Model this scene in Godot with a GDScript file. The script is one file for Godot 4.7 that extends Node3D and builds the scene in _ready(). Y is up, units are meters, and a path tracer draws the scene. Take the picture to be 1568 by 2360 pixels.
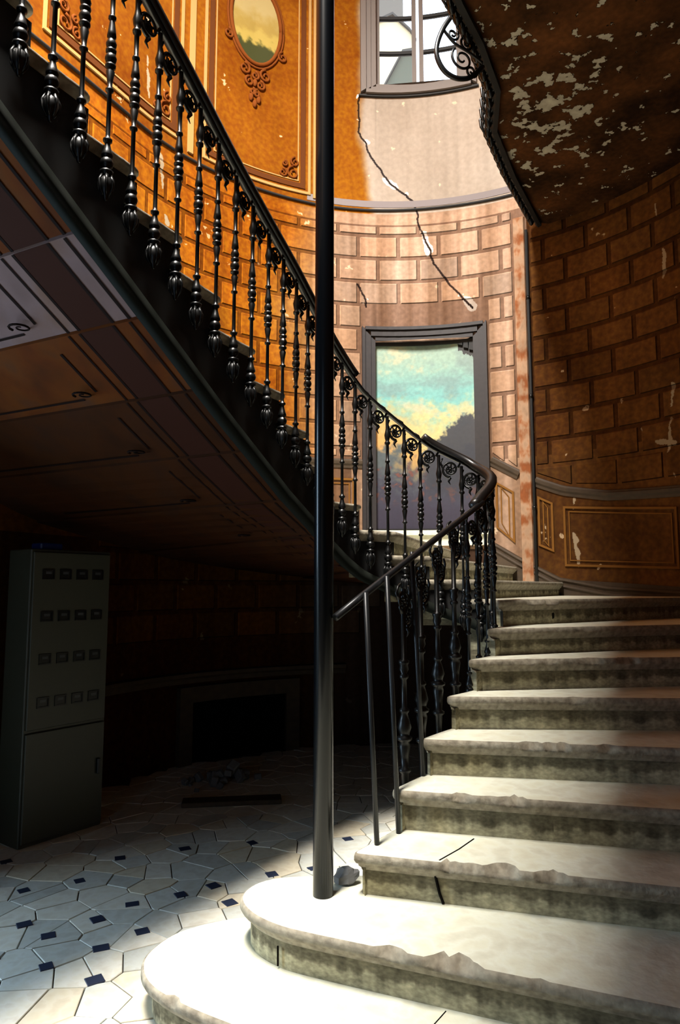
extends Node3D
# Old curved marble staircase. Plan coordinates are (x, d): d metres in front of the place where the photographer stands.

const WC := Vector2(0.57, 4.65)   # centre of the round stairwell wall
const WR := 2.7
const ANG := 27.4                 # the stairwell's long axis, degrees to the right of the view
const PITCH_BOTTOM := 0.44

var AX := Vector2(sin(deg_to_rad(ANG)), cos(deg_to_rad(ANG)))
var LAT := Vector2(cos(deg_to_rad(ANG)), -sin(deg_to_rad(ANG)))
var rng := RandomNumberGenerator.new()
var M := {}
var inner := {}
var rise := {}

func _ready() -> void:
	rng.seed = 7
	setup_view()
	setup_lights()
	make_materials()
	plan()
	build_shell()
	build_floor()
	build_landing()
	build_stairs()
	build_wall_dress()
	build_mural()
	build_window()
	build_railing()
	build_landing_railing()
	build_pole_and_pipes()
	build_under_stair()

# ------------------------------------------------------------------ view and light
func setup_view() -> void:
	var cam := Camera3D.new()
	cam.name = "camera"
	cam.fov = rad_to_deg(2.0 * atan(1180.0 / 1600.0))
	cam.position = Vector3(0, 1.6, 0)
	cam.rotation.x = atan(175.0 / 1600.0)
	cam.near = 0.05
	add_child(cam)
	cam.current = true
	var we := WorldEnvironment.new()
	we.name = "environment"
	var e := Environment.new()
	e.background_mode = Environment.BG_SKY
	var sky := Sky.new()
	var sm := ProceduralSkyMaterial.new()
	sm.sky_top_color = Color(0.72, 0.80, 0.90)
	sm.sky_horizon_color = Color(0.97, 0.97, 0.95)
	sm.ground_bottom_color = Color(0.35, 0.34, 0.32)
	sm.ground_horizon_color = Color(0.7, 0.7, 0.68)
	sm.sky_energy_multiplier = 2.4
	sky.sky_material = sm
	e.sky = sky
	e.tonemap_mode = Environment.TONE_MAPPER_LINEAR
	e.tonemap_exposure = 1.0
	e.sdfgi_enabled = true
	e.ssao_enabled = true
	e.ssil_enabled = true
	we.environment = e
	add_child(we)

func area(called: String, at: Vector3, look: Vector3, up: Vector3, size: Vector2, col: Color, energy: float) -> void:
	var l := AreaLight3D.new()
	l.name = called
	l.area_size = size
	l.light_color = col
	l.light_energy = energy
	l.area_range = 30.0
	l.area_attenuation = 2.0
	l.shadow_enabled = true
	add_child(l)
	l.look_at_from_position(at, at + look, up)

func setup_lights() -> void:
	# daylight from the glazed roof lantern above the open well
	var c := plan_at(-4.0, 0.06)
	area("skylight_daylight", Vector3(c.x, 9.72, -c.y), Vector3.DOWN, Vector3(AX.x, 0, -AX.y), Vector2(1.2, 3.2), Color(1.0, 0.975, 0.94), 330.0)
	# daylight from the street door in the left wall
	var q := plan_at(-3.0, -WR) + Vector2(-0.8, -0.6) * 0.51 + Vector2(0.6, -0.8) * 0.03
	area("street_door_daylight", Vector3(q.x, 1.2, -q.y), Vector3(0.6, 0, 0.8), Vector3.UP, Vector2(0.86, 2.0), Color(0.78, 0.90, 1.0), 16.0)
	# weak bluish fill light, carried by an added door behind the photographer
	var f := plan_at(-8.1, 1.3)
	area("added_door_fill", Vector3(f.x, 1.25, -f.y), Vector3(AX.x, 0, -AX.y), Vector3.UP, Vector2(1.2, 2.0), Color(0.72, 0.86, 1.0), 1.3)

# ------------------------------------------------------------------ helpers
func plan_at(along: float, lateral: float) -> Vector2:
	return WC + AX * along + LAT * lateral

func P(x: float, h: float, d: float) -> Vector3:
	return Vector3(x, h, -d)

func V(p: Vector2, h: float) -> Vector3:
	return Vector3(p.x, h, -p.y)

func wl() -> float:
	return WR * deg_to_rad(-90.0 + ANG)

func wr() -> float:
	return WR * deg_to_rad(90.0 + ANG)

func W(s: float, off := 0.0) -> Vector2:
	var a := clampf(s, wl(), wr()) / WR
	var n := Vector2(sin(a), cos(a))
	var q := WC + n * (WR - off)
	if s < wl():
		q -= AX * (wl() - s)
	elif s > wr():
		q -= AX * (s - wr())
	return q

func WP(s: float, h: float, off := 0.0) -> Vector3:
	return V(W(s, off), h)

func wall_uv(s: float, h: float) -> Vector2:
	return Vector2((s + 6.0) / 12.0, 1.0 - h / 9.6)

func begin(flat := true) -> SurfaceTool:
	var st := SurfaceTool.new()
	st.begin(Mesh.PRIMITIVE_TRIANGLES)
	st.set_smooth_group(-1 if flat else 0)
	st.set_color(Color.WHITE)
	return st

func tri(st: SurfaceTool, a: Vector3, b: Vector3, c: Vector3, ua := Vector2.ZERO, ub := Vector2.ZERO, uc := Vector2.ZERO) -> void:
	st.set_uv(ua); st.add_vertex(a)
	st.set_uv(ub); st.add_vertex(b)
	st.set_uv(uc); st.add_vertex(c)

func quad(st: SurfaceTool, a: Vector3, b: Vector3, c: Vector3, d: Vector3, ua := Vector2.ZERO, ub := Vector2.ZERO, uc := Vector2.ZERO, ud := Vector2.ZERO) -> void:
	tri(st, a, b, c, ua, ub, uc)
	tri(st, a, c, d, ua, uc, ud)

func mesh_of(st: SurfaceTool) -> ArrayMesh:
	st.generate_normals()
	return st.commit()

func put(called: String, mesh: Mesh, mat: Material, parent: Node = self) -> MeshInstance3D:
	var o := MeshInstance3D.new()
	o.name = called
	o.mesh = mesh
	o.material_override = mat
	parent.add_child(o, true)
	return o

func obj(called: String, st: SurfaceTool, mat: Material, parent: Node = self) -> MeshInstance3D:
	return put(called, mesh_of(st), mat, parent)

func structure(called: String, st: SurfaceTool, mat: Material, label: String, category: String) -> MeshInstance3D:
	var o := obj(called, st, mat)
	o.set_meta("kind", "structure")
	o.set_meta("label", label)
	o.set_meta("category", category)
	return o

func thing(called: String, label: String, category: String, group := "", at := Vector3.ZERO) -> Node3D:
	var o := Node3D.new()
	o.name = called
	o.position = at
	o.set_meta("label", label)
	o.set_meta("category", category)
	if group:
		o.set_meta("group", group)
	add_child(o, true)
	return o

func tag(o: Node, label: String, category: String, group := "") -> void:
	o.set_meta("label", label)
	o.set_meta("category", category)
	if group:
		o.set_meta("group", group)

# a box with small chamfers, given its frame (corner-less: centre, half axes)
func box(st: SurfaceTool, c: Vector3, ax: Vector3, ay: Vector3, az: Vector3, ch := 0.0) -> void:
	var axes := [ax, ay, az]
	for i in 3:
		var u: Vector3 = axes[(i + 1) % 3]
		var v: Vector3 = axes[(i + 2) % 3]
		var n: Vector3 = axes[i]
		var us := u * (1.0 - ch / maxf(u.length(), 0.0001))
		var vs := v * (1.0 - ch / maxf(v.length(), 0.0001))
		for sg in [1.0, -1.0]:
			var o: Vector3 = c + n * sg
			var w: Vector3 = us * sg
			quad(st, o - w - vs, o - w + vs, o + w + vs, o + w - vs, Vector2(0, 0), Vector2(0, 1), Vector2(1, 1), Vector2(1, 0))
		if ch > 0.0:
			for su in [1.0, -1.0]:
				for sv in [1.0, -1.0]:
					var ns: Vector3 = n * (1.0 - ch / maxf(n.length(), 0.0001))
					var e0: Vector3 = c + u * su + vs * sv
					var e1: Vector3 = c + us * su + v * sv
					if su * sv > 0:
						quad(st, e0 - ns, e0 + ns, e1 + ns, e1 - ns)
					else:
						quad(st, e1 - ns, e1 + ns, e0 + ns, e0 - ns)
	if ch > 0.0:
		for sx in [1.0, -1.0]:
			for sy in [1.0, -1.0]:
				for sz in [1.0, -1.0]:
					var xs := ax * (1.0 - ch / ax.length())
					var ys := ay * (1.0 - ch / ay.length())
					var zs := az * (1.0 - ch / az.length())
					var p1: Vector3 = c + ax * sx + ys * sy + zs * sz
					var p2: Vector3 = c + xs * sx + ay * sy + zs * sz
					var p3: Vector3 = c + xs * sx + ys * sy + az * sz
					if sx * sy * sz > 0:
						tri(st, p1, p3, p2)
					else:
						tri(st, p1, p2, p3)

func lathe(st: SurfaceTool, prof: Array, at: Vector3, segs := 12) -> void:
	for i in prof.size() - 1:
		for k in segs:
			var a0 := TAU * k / segs
			var a1 := TAU * (k + 1) / segs
			var p0: Vector2 = prof[i]
			var p1: Vector2 = prof[i + 1]
			var d0 := Vector3(cos(a0), 0, sin(a0))
			var d1 := Vector3(cos(a1), 0, sin(a1))
			var u := Vector3.UP
			quad(st, at + d0 * p0.x + u * p0.y, at + d1 * p0.x + u * p0.y, at + d1 * p1.x + u * p1.y, at + d0 * p1.x + u * p1.y)

func ball(st: SurfaceTool, c: Vector3, r: Vector3, seg := 8, rings := 5) -> void:
	for j in rings:
		for k in seg:
			var q := []
			for e in [[0, 0], [0, 1], [1, 1], [1, 0]]:
				var th: float = PI * (j + e[0]) / rings
				var ph: float = TAU * (k + e[1]) / seg
				q.append(c + Vector3(sin(th) * cos(ph), cos(th), sin(th) * sin(ph)) * r)
			if j > 0:
				tri(st, q[0], q[1], q[2])
				tri(st, q[0], q[2], q[3])
			else:
				tri(st, q[0], q[2], q[3])

func tube(st: SurfaceTool, pts: Array, r0: float, r1 := -1.0, segs := 8) -> void:
	if r1 < 0.0:
		r1 = r0
	var rings := []
	var n := pts.size()
	var side := Vector3.ZERO
	for i in n:
		var t: Vector3 = (pts[mini(i + 1, n - 1)] - pts[maxi(i - 1, 0)]).normalized()
		if side == Vector3.ZERO:
			side = t.cross(Vector3.UP if absf(t.y) < 0.9 else Vector3.RIGHT).normalized()
		side = (side - t * side.dot(t)).normalized()
		var up := side.cross(t).normalized()
		var r := lerpf(r0, r1, float(i) / maxf(1, n - 1))
		var ring := []
		for k in segs:
			var a := TAU * k / segs
			ring.append(pts[i] + side * cos(a) * r + up * sin(a) * r)
		rings.append(ring)
	for i in n - 1:
		for k in segs:
			var q := (k + 1) % segs
			quad(st, rings[i][k], rings[i + 1][k], rings[i + 1][q], rings[i][q])
	for k in segs:
		var q := (k + 1) % segs
		tri(st, pts[0], rings[0][k], rings[0][q])
		tri(st, pts[n - 1], rings[n - 1][q], rings[n - 1][k])

# sweep a closed cross-section (x: sideways, y: up) along a 3D path
func sweep(st: SurfaceTool, pts: Array, prof: Array, caps := true) -> void:
	var n := pts.size()
	var m := prof.size()
	var rings := []
	for i in n:
		var t: Vector3 = (pts[mini(i + 1, n - 1)] - pts[maxi(i - 1, 0)])
		var flat := Vector3(t.x, 0, t.z).normalized()
		var side := flat.cross(Vector3.UP).normalized()
		var up := side.cross(t.normalized()).normalized()
		var ring := []
		for q in m:
			ring.append(pts[i] + side * prof[q].x + up * prof[q].y)
		rings.append(ring)
	for i in n - 1:
		for k in m:
			var q := (k + 1) % m
			quad(st, rings[i][k], rings[i][q], rings[i + 1][q], rings[i + 1][k], Vector2(i * 0.1, k), Vector2(i * 0.1, k + 1), Vector2(i * 0.1 + 0.1, k + 1), Vector2(i * 0.1 + 0.1, k))
	if caps:
		for k in range(1, m - 1):
			tri(st, rings[0][0], rings[0][k + 1], rings[0][k])
			tri(st, rings[n - 1][0], rings[n - 1][k], rings[n - 1][k + 1])

func smooth2(pts: Array, step := 0.03) -> Array:
	var out := []
	for i in pts.size() - 1:
		var p0: Vector2 = pts[maxi(i - 1, 0)]
		var p1: Vector2 = pts[i]
		var p2: Vector2 = pts[i + 1]
		var p3: Vector2 = pts[mini(i + 2, pts.size() - 1)]
		var n := maxi(1, int(ceil(p1.distance_to(p2) / step)))
		for k in n:
			out.append(p1.cubic_interpolate(p2, p0, p3, float(k) / n))
	out.append(pts[-1])
	return out

func resample(pts: Array, step: float) -> Array:
	var out := [pts[0]]
	for i in pts.size() - 1:
		var n := maxi(1, int(ceil(pts[i].distance_to(pts[i + 1]) / step)))
		for k in range(1, n + 1):
			out.append(pts[i].lerp(pts[i + 1], float(k) / n))
	return out

# a bar that follows the wall between two ends, each with its own two heights
func wall_bar(st: SurfaceTool, s0: float, a0: float, b0: float, s1: float, a1: float, b1: float, off: float, under := 0.0) -> void:
	var n := maxi(1, int(ceil(absf(s1 - s0) / 0.14)))
	for i in n:
		var t0 := float(i) / n
		var t1 := float(i + 1) / n
		var sa := lerpf(s0, s1, t0)
		var sb := lerpf(s0, s1, t1)
		var la := lerpf(a0, a1, t0)
		var lb := lerpf(a0, a1, t1)
		var ha := lerpf(b0, b1, t0)
		var hb := lerpf(b0, b1, t1)
		quad(st, WP(sa, la, off), WP(sa, ha, off), WP(sb, hb, off), WP(sb, lb, off), wall_uv(sa, la), wall_uv(sa, ha), wall_uv(sb, hb), wall_uv(sb, lb))
		quad(st, WP(sa, ha, off), WP(sa, ha, under), WP(sb, hb, under), WP(sb, hb, off), wall_uv(sa, ha), wall_uv(sa, ha), wall_uv(sb, hb), wall_uv(sb, hb))
		quad(st, WP(sa, la, under), WP(sa, la, off), WP(sb, lb, off), WP(sb, lb, under), wall_uv(sa, la), wall_uv(sa, la), wall_uv(sb, lb), wall_uv(sb, lb))
	quad(st, WP(s0, a0, under), WP(s0, b0, under), WP(s0, b0, off), WP(s0, a0, off))
	quad(st, WP(s1, a1, off), WP(s1, b1, off), WP(s1, b1, under), WP(s1, a1, under))

# a rectangular frame on the wall, left and right ends may be at different heights
func wall_frame(st: SurfaceTool, s0: float, l0: float, h0: float, s1: float, l1: float, h1: float, w: float, off: float) -> void:
	var f := w / (s1 - s0)
	wall_bar(st, s0, l0, l0 + w, s1, l1, l1 + w, off)
	wall_bar(st, s0, h0 - w, h0, s1, h1 - w, h1, off)
	wall_bar(st, s0, l0 + w, h0 - w, s0 + w, lerpf(l0, l1, f) + w, lerpf(h0, h1, f) - w, off)
	wall_bar(st, s1 - w, lerpf(l0, l1, 1 - f) + w, lerpf(h0, h1, 1 - f) - w, s1, l1 + w, h1 - w, off)

func poly_face(st: SurfaceTool, pts: PackedVector2Array, h: float, up: bool, sc := 1.0) -> void:
	var ix := Geometry2D.triangulate_polygon(pts)
	if ix.is_empty():
		var best := 0.0
		for fixed in Geometry2D.offset_polygon(pts, 0.0004):
			var got := Geometry2D.triangulate_polygon(fixed)
			if got.size() > best:
				best = got.size()
				ix = got
				pts = fixed
	for i in range(0, ix.size(), 3):
		var a := pts[ix[i]]
		var b := pts[ix[i + 1]]
		var c := pts[ix[i + 2]]
		# clockwise seen from outside
		var ccw := (b - a).cross(c - a) > 0.0
		if ccw == up:
			var t := b
			b = c
			c = t
		tri(st, V(a, h), V(b, h), V(c, h), a * sc, b * sc, c * sc)

func prism(st: SurfaceTool, pts: PackedVector2Array, lo: float, hi: float) -> void:
	poly_face(st, pts, hi, true)
	poly_face(st, pts, lo, false)
	var area2 := 0.0
	var n := pts.size()
	for i in n:
		area2 += pts[i].cross(pts[(i + 1) % n])
	for i in n:
		var a := pts[i]
		var b := pts[(i + 1) % n]
		if area2 < 0.0:
			var t := a
			a = b
			b = t
		var L := a.distance_to(b)
		quad(st, V(a, lo), V(a, hi), V(b, hi), V(b, lo), Vector2(0, 1), Vector2(0, 0), Vector2(L, 0), Vector2(L, 1))

# ------------------------------------------------------------------ materials
func noise(kind: int, freq: float, sd: int, oct := 4) -> FastNoiseLite:
	var n := FastNoiseLite.new()
	n.noise_type = kind
	n.frequency = freq
	n.seed = sd
	n.fractal_octaves = oct
	return n

func noise_bytes(w: int, h: int, freq: float, sd: int, oct := 4, gw := 0, gh := 0) -> PackedByteArray:
	var im := noise(FastNoiseLite.TYPE_SIMPLEX_SMOOTH, freq, sd, oct).get_image(gw if gw else w, gh if gh else h)
	im.convert(Image.FORMAT_L8)
	if gw or gh:
		im.resize(w, h, Image.INTERPOLATE_CUBIC)
	return im.get_data()

func tex_from(bytes: PackedByteArray, w: int, h: int) -> ImageTexture:
	var im := Image.create_from_data(w, h, false, Image.FORMAT_RGB8, bytes)
	im.generate_mipmaps()
	return ImageTexture.create_from_image(im)

func std(called: String, col: Color, rough := 0.8, metal := 0.0) -> StandardMaterial3D:
	var m := StandardMaterial3D.new()
	m.resource_name = called
	m.albedo_color = col
	m.roughness = rough
	m.metallic = metal
	m.cull_mode = BaseMaterial3D.CULL_DISABLED
	if rough > 0.72:
		m.metallic_specular = 0.15
	M[called] = m
	return m

func ramp_tex(freq: float, sd: int, stops: Array, cols: Array, size := 512, kind := FastNoiseLite.TYPE_SIMPLEX_SMOOTH) -> NoiseTexture2D:
	var t := NoiseTexture2D.new()
	t.width = size
	t.height = size
	t.seamless = true
	t.noise = noise(kind, freq, sd, 5)
	var g := Gradient.new()
	g.offsets = PackedFloat32Array(stops)
	g.colors = PackedColorArray(cols)
	t.color_ramp = g
	return t

func tri_map(m: StandardMaterial3D, tex: Texture2D, scale: float, relief := 0.0, rsd := 5, rfreq := 0.03) -> void:
	m.albedo_texture = tex
	m.uv1_triplanar = true
	m.uv1_world_triplanar = true
	m.uv1_scale = Vector3.ONE * scale
	if relief > 0.0:
		var t := NoiseTexture2D.new()
		t.width = 512
		t.height = 512
		t.seamless = true
		t.noise = noise(FastNoiseLite.TYPE_SIMPLEX_SMOOTH, rfreq, rsd, 5)
		m.heightmap_enabled = true
		m.heightmap_texture = t
		m.heightmap_scale = relief

func make_materials() -> void:
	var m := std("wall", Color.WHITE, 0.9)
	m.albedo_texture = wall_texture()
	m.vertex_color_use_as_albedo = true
	m.vertex_color_is_srgb = true
	m = std("plain_wall", Color(0.42, 0.30, 0.18), 0.9)
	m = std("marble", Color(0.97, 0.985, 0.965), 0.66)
	tri_map(m, ramp_tex(0.012, 21, [0.0, 0.3, 0.46, 0.6, 1.0], [Color(0.80, 0.78, 0.72), Color(0.85, 0.83, 0.77), Color(0.88, 0.87, 0.82), Color(0.87, 0.855, 0.79), Color(0.83, 0.80, 0.73)]), 0.9, 0.12, 22, 0.05)
	M.marble.metallic_specular = 0.3
	m = std("nosing", Color.WHITE, 0.8)
	tri_map(m, ramp_tex(0.03, 25, [0.0, 0.4, 0.6, 1.0], [Color(0.40, 0.37, 0.325), Color(0.53, 0.50, 0.44), Color(0.60, 0.57, 0.50), Color(0.70, 0.67, 0.60)]), 1.4, 0.2, 26, 0.08)
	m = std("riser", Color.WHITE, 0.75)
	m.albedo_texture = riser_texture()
	m = std("stain", Color(0.10, 0.095, 0.08), 0.9)
	m = std("crack", Color(0.07, 0.06, 0.05), 1.0)
	m = std("floor_grout", Color(0.30, 0.29, 0.27), 0.9)
	for i in 4:
		m = std("floor_piece_%d" % i, [Color(0.86, 0.86, 0.84), Color(0.80, 0.81, 0.80), Color(0.90, 0.89, 0.86), Color(0.74, 0.76, 0.76)][i], 0.5)
		m.albedo_texture = M.marble.albedo_texture
		m.uv1_triplanar = true
		m.uv1_world_triplanar = true
		m.uv1_scale = Vector3.ONE * 1.3
		m.albedo_color = [Color(1.0, 1.0, 1.0), Color(0.93, 0.95, 0.97), Color(0.98, 0.95, 0.9), Color(0.88, 0.9, 0.92)][i]
	m = std("floor_inset", Color(0.16, 0.19, 0.27), 0.45)
	m = std("iron", Color(0.075, 0.08, 0.08), 0.36, 0.35)
	tri_map(m, ramp_tex(0.05, 31, [0.0, 0.5, 1.0], [Color(0.5, 0.42, 0.35), Color(0.8, 0.8, 0.8), Color(1, 1, 1)]), 2.0)
	m = std("iron_grey", Color(0.085, 0.092, 0.10), 0.38, 0.35)
	m = std("rail_wood", Color(0.085, 0.072, 0.065), 0.33)
	m = std("pole", Color(0.02, 0.03, 0.045), 0.22, 0.0)
	m.metallic_specular = 0.33
	m = std("string", Color(0.06, 0.06, 0.055), 0.65)
	m = std("string_edge", Color(0.095, 0.105, 0.09), 0.75)
	m = std("soffit", Color.WHITE, 0.8)
	tri_map(m, ramp_tex(0.01, 41, [0.0, 0.4, 0.6, 1.0], [Color(0.20, 0.11, 0.055), Color(0.31, 0.15, 0.055), Color(0.34, 0.18, 0.06), Color(0.25, 0.17, 0.14)]), 0.5)
	m = std("soffit_lilac", Color.WHITE, 0.8)
	tri_map(m, ramp_tex(0.01, 42, [0.0, 0.5, 1.0], [Color(0.36, 0.29, 0.28), Color(0.44, 0.36, 0.35), Color(0.40, 0.29, 0.22)]), 0.5)
	m = std("soffit_brown", Color.WHITE, 0.8)
	tri_map(m, ramp_tex(0.01, 43, [0.0, 0.5, 1.0], [Color(0.15, 0.085, 0.05), Color(0.22, 0.115, 0.05), Color(0.17, 0.11, 0.08)]), 0.5)
	m = std("soffit_dark", Color(0.19, 0.10, 0.07), 0.8)
	m = std("soffit_line", Color(0.10, 0.06, 0.045), 0.8)
	m = std("peeling", Color.WHITE, 0.9)
	m.albedo_texture = peeling_texture()
	m = std("frame_paint", Color(0.33, 0.29, 0.30), 0.6)
	tri_map(m, ramp_tex(0.02, 51, [0.0, 0.45, 1.0], [Color(0.25, 0.22, 0.23), Color(0.36, 0.32, 0.33), Color(0.44, 0.40, 0.39)]), 1.5)
	m = std("mural", Color.WHITE, 0.6)
	m.albedo_texture = mural_texture()
	m = std("casing", Color.WHITE, 0.75)
	m.albedo_texture = casing_texture()
	m = std("moulding", Color(0.44, 0.38, 0.30), 0.7)
	tri_map(m, ramp_tex(0.02, 61, [0.0, 0.45, 1.0], [Color(0.42, 0.37, 0.29), Color(0.55, 0.49, 0.40), Color(0.64, 0.58, 0.49)]), 1.2)
	m = std("plaster_grey", Color(0.50, 0.47, 0.47), 0.9)
	m = std("panel_line", Color(0.46, 0.31, 0.14), 0.8)
	m = std("panel_brown", Color(0.34, 0.19, 0.09), 0.85)
	m = std("panel_cream", Color(0.66, 0.52, 0.32), 0.85)
	m = std("ornament", Color(0.42, 0.22, 0.08), 0.8)
	m = std("window_wood", Color(0.40, 0.365, 0.345), 0.65)
	m = std("window_dark", Color(0.06, 0.055, 0.055), 0.7)
	m = std("glass", Color(0.95, 0.97, 1.0, 0.06), 0.05)
	m.transparency = BaseMaterial3D.TRANSPARENCY_ALPHA
	m = std("oval_paint", Color.WHITE, 0.5)
	m.albedo_texture = oval_texture()
	m = std("cabinet", Color(0.20, 0.205, 0.165), 0.5)
	m = std("cabinet_dark", Color(0.05, 0.055, 0.06), 0.35)
	m = std("meter_face", Color(0.22, 0.23, 0.24), 0.4)
	m = std("blue_plastic", Color(0.05, 0.16, 0.42), 0.4)
	m = std("stone", Color(0.42, 0.42, 0.42), 0.9)
	m = std("niche", Color(0.03, 0.03, 0.03), 1.0)
	m = std("house_cream", Color(0.85, 0.78, 0.62), 0.9)
	m = std("house_grey", Color(0.45, 0.42, 0.38), 0.9)
	m = std("house_moss", Color(0.36, 0.37, 0.31), 0.9)
	m = std("house_roof", Color(0.30, 0.29, 0.27), 0.9)
	m = std("skylight_glass", Color(0.9, 0.9, 0.9), 0.3)
	m.emission_enabled = true
	m.emission = Color(1.0, 0.98, 0.94)
	m.emission_energy_multiplier = 1.2
	m = std("door_glass", Color(0.8, 0.85, 0.9), 0.3)
	m.emission_enabled = true
	m.emission = Color(0.75, 0.87, 1.0)
	m.emission_energy_multiplier = 1.0

func seg_dist(p: Vector2, line: Array) -> float:
	var best := 9.0
	for i in line.size() - 1:
		best = minf(best, p.distance_to(Geometry2D.get_closest_point_to_segment(p, line[i], line[i + 1])))
	return best

func wall_texture() -> ImageTexture:
	var w := 2048
	var h := 1638
	var big := noise_bytes(w, h, 0.012, 3, 5, w / 4, h / 4)
	var fine := noise_bytes(w, h, 0.08, 4, 4)
	var streak := noise_bytes(w, h, 0.03, 5, 4, w, 48)
	var spot := noise_bytes(w, h, 0.03, 6, 4, w / 2, h / 2)
	# the long settling cracks, in wall metres
	var cracks := [
		[Vector2(-0.35, 7.15), Vector2(-0.36, 6.72), Vector2(-0.20, 6.42), Vector2(-0.10, 6.28), Vector2(-0.04, 6.12), Vector2(0.14, 5.99), Vector2(0.28, 5.88), Vector2(0.33, 5.55), Vector2(0.40, 5.30), Vector2(0.56, 5.02), Vector2(0.86, 4.60)],
		[Vector2(-0.36, 4.92), Vector2(-0.30, 4.80), Vector2(-0.28, 4.66)],
		[Vector2(2.80, 5.10), Vector2(2.86, 4.60), Vector2(2.82, 4.20), Vector2(2.90, 3.70), Vector2(2.86, 3.20), Vector2(2.80, 2.80), Vector2(2.92, 2.30)],
		[Vector2(2.55, 3.05), Vector2(2.70, 2.90), Vector2(2.86, 2.86)],
		[Vector2(1.86, 2.45), Vector2(1.84, 2.10), Vector2(1.88, 1.80)],
		[Vector2(-2.9, 6.9), Vector2(-2.86, 6.2), Vector2(-2.7, 5.7), Vector2(-2.6, 5.0)],
	]
	# distance to the cracks, on a coarse strip map only near them
	var near := {}
	for n in cracks.size():
		var line: Array = cracks[n]
		for i in line.size() - 1:
			var a := Vector2((line[i].x + 6.0) / 12.0 * w, (1.0 - line[i].y / 9.6) * h)
			var b := Vector2((line[i + 1].x + 6.0) / 12.0 * w, (1.0 - line[i + 1].y / 9.6) * h)
			var steps := int(a.distance_to(b)) + 1
			for k in steps:
				var c := a.lerp(b, float(k) / steps)
				var wob := (float(spot[(int(c.y) % h) * w + int(c.x) % w]) - 128.0) * 0.06
				for dy in range(-9, 10):
					for dx in range(-9, 10):
						var key := (int(c.y) + dy) * w + int(c.x + wob) + dx
						var dd := sqrt(float(dx * dx + dy * dy))
						if not near.has(key) or near[key].x > dd:
							near[key] = Vector2(dd, n)
	var out := PackedByteArray()
	out.resize(w * h * 3)
	for y in h:
		var hh := (1.0 - float(y) / h) * 9.6
		var upper := smoothstep(5.70, 5.80, hh)
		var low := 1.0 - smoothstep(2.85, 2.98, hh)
		for x in w:
			var i := y * w + x
			var s := float(x) / w * 12.0 - 6.0
			var nb := (big[i] - 128) / 128.0
			var nf := (fine[i] - 128) / 128.0
			var ns := (streak[i] - 128) / 128.0
			var r := 0.55 + nb * 0.09 + nf * 0.03
			var g := 0.31 + nb * 0.085 + nf * 0.05
			var b := 0.055 + nb * 0.04
			# paler zone in the middle
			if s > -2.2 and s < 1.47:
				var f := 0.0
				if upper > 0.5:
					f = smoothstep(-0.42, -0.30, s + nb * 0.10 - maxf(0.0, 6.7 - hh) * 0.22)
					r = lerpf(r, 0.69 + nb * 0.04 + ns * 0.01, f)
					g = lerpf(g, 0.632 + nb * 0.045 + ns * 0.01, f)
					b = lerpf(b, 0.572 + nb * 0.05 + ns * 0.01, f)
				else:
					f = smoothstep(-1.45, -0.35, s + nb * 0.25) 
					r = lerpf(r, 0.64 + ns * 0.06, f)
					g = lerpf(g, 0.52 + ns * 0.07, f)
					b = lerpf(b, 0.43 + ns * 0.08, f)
			elif s >= 1.47:  # grimy brown, with the shade below the landing put into it
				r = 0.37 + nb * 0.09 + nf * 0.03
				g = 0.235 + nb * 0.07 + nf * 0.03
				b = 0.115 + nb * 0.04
			var k := 1.0 - 0.13 * upper + nf * (0.10 - 0.055 * upper) + ns * (0.10 - 0.07 * upper) + nb * 0.02 * upper  # upper wall colour is darkened to offset the stronger light up there
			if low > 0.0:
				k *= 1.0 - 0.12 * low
			r *= k
			g *= k
			b *= k
			if near.has(i):
				var q: Vector2 = near[i]
				var chip := 1.4 + maxf(0.0, (spot[i] - 120) / 128.0) * 16.0
				if q.y >= 2.0:
					if q.x < chip * 0.42 and spot[i] > 124:
						r = 0.62; g = 0.55; b = 0.45
				elif q.x < 1.5:
					r *= 0.3; g *= 0.28; b *= 0.3
				elif q.x < chip * 0.8 and spot[i] > 152:
					r = 0.9; g = 0.86; b = 0.8
			elif spot[i] > 214 and nf > 0.12:
				r = lerpf(r, 0.82, 0.7); g = lerpf(g, 0.74, 0.7); b = lerpf(b, 0.62, 0.7)
			out[i * 3] = int(clampf(r, 0.0, 1.0) * 255.0)
			out[i * 3 + 1] = int(clampf(g, 0.0, 1.0) * 255.0)
			out[i * 3 + 2] = int(clampf(b, 0.0, 1.0) * 255.0)
	return tex_from(out, w, h)

func riser_texture() -> ImageTexture:
	# u: metres along the riser (2 m per repeat), v: 0 top .. 1 bottom; a lighter band with a ragged edge runs along the foot
	var w := 1024
	var h := 160
	var big := noise_bytes(w, h, 0.012, 71, 4)
	var fine := noise_bytes(w, h, 0.06, 72, 4)
	var run := noise_bytes(w, h, 0.02, 73, 4, w, 6)
	var out := PackedByteArray()
	out.resize(w * h * 3)
	for y in h:
		for x in w:
			var i := y * w + x
			var v := float(y) / h + (big[i] - 128) / 128.0 * 0.06 + (run[i] - 128) / 128.0 * 0.10
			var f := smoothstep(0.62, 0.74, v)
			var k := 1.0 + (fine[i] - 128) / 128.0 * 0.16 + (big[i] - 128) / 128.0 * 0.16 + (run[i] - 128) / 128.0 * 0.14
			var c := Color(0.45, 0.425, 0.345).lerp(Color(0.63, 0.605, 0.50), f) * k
			out[i * 3] = int(clampf(c.r, 0, 1) * 255)
			out[i * 3 + 1] = int(clampf(c.g, 0, 1) * 255)
			out[i * 3 + 2] = int(clampf(c.b, 0, 1) * 255)
	return tex_from(out, w, h)

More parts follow.
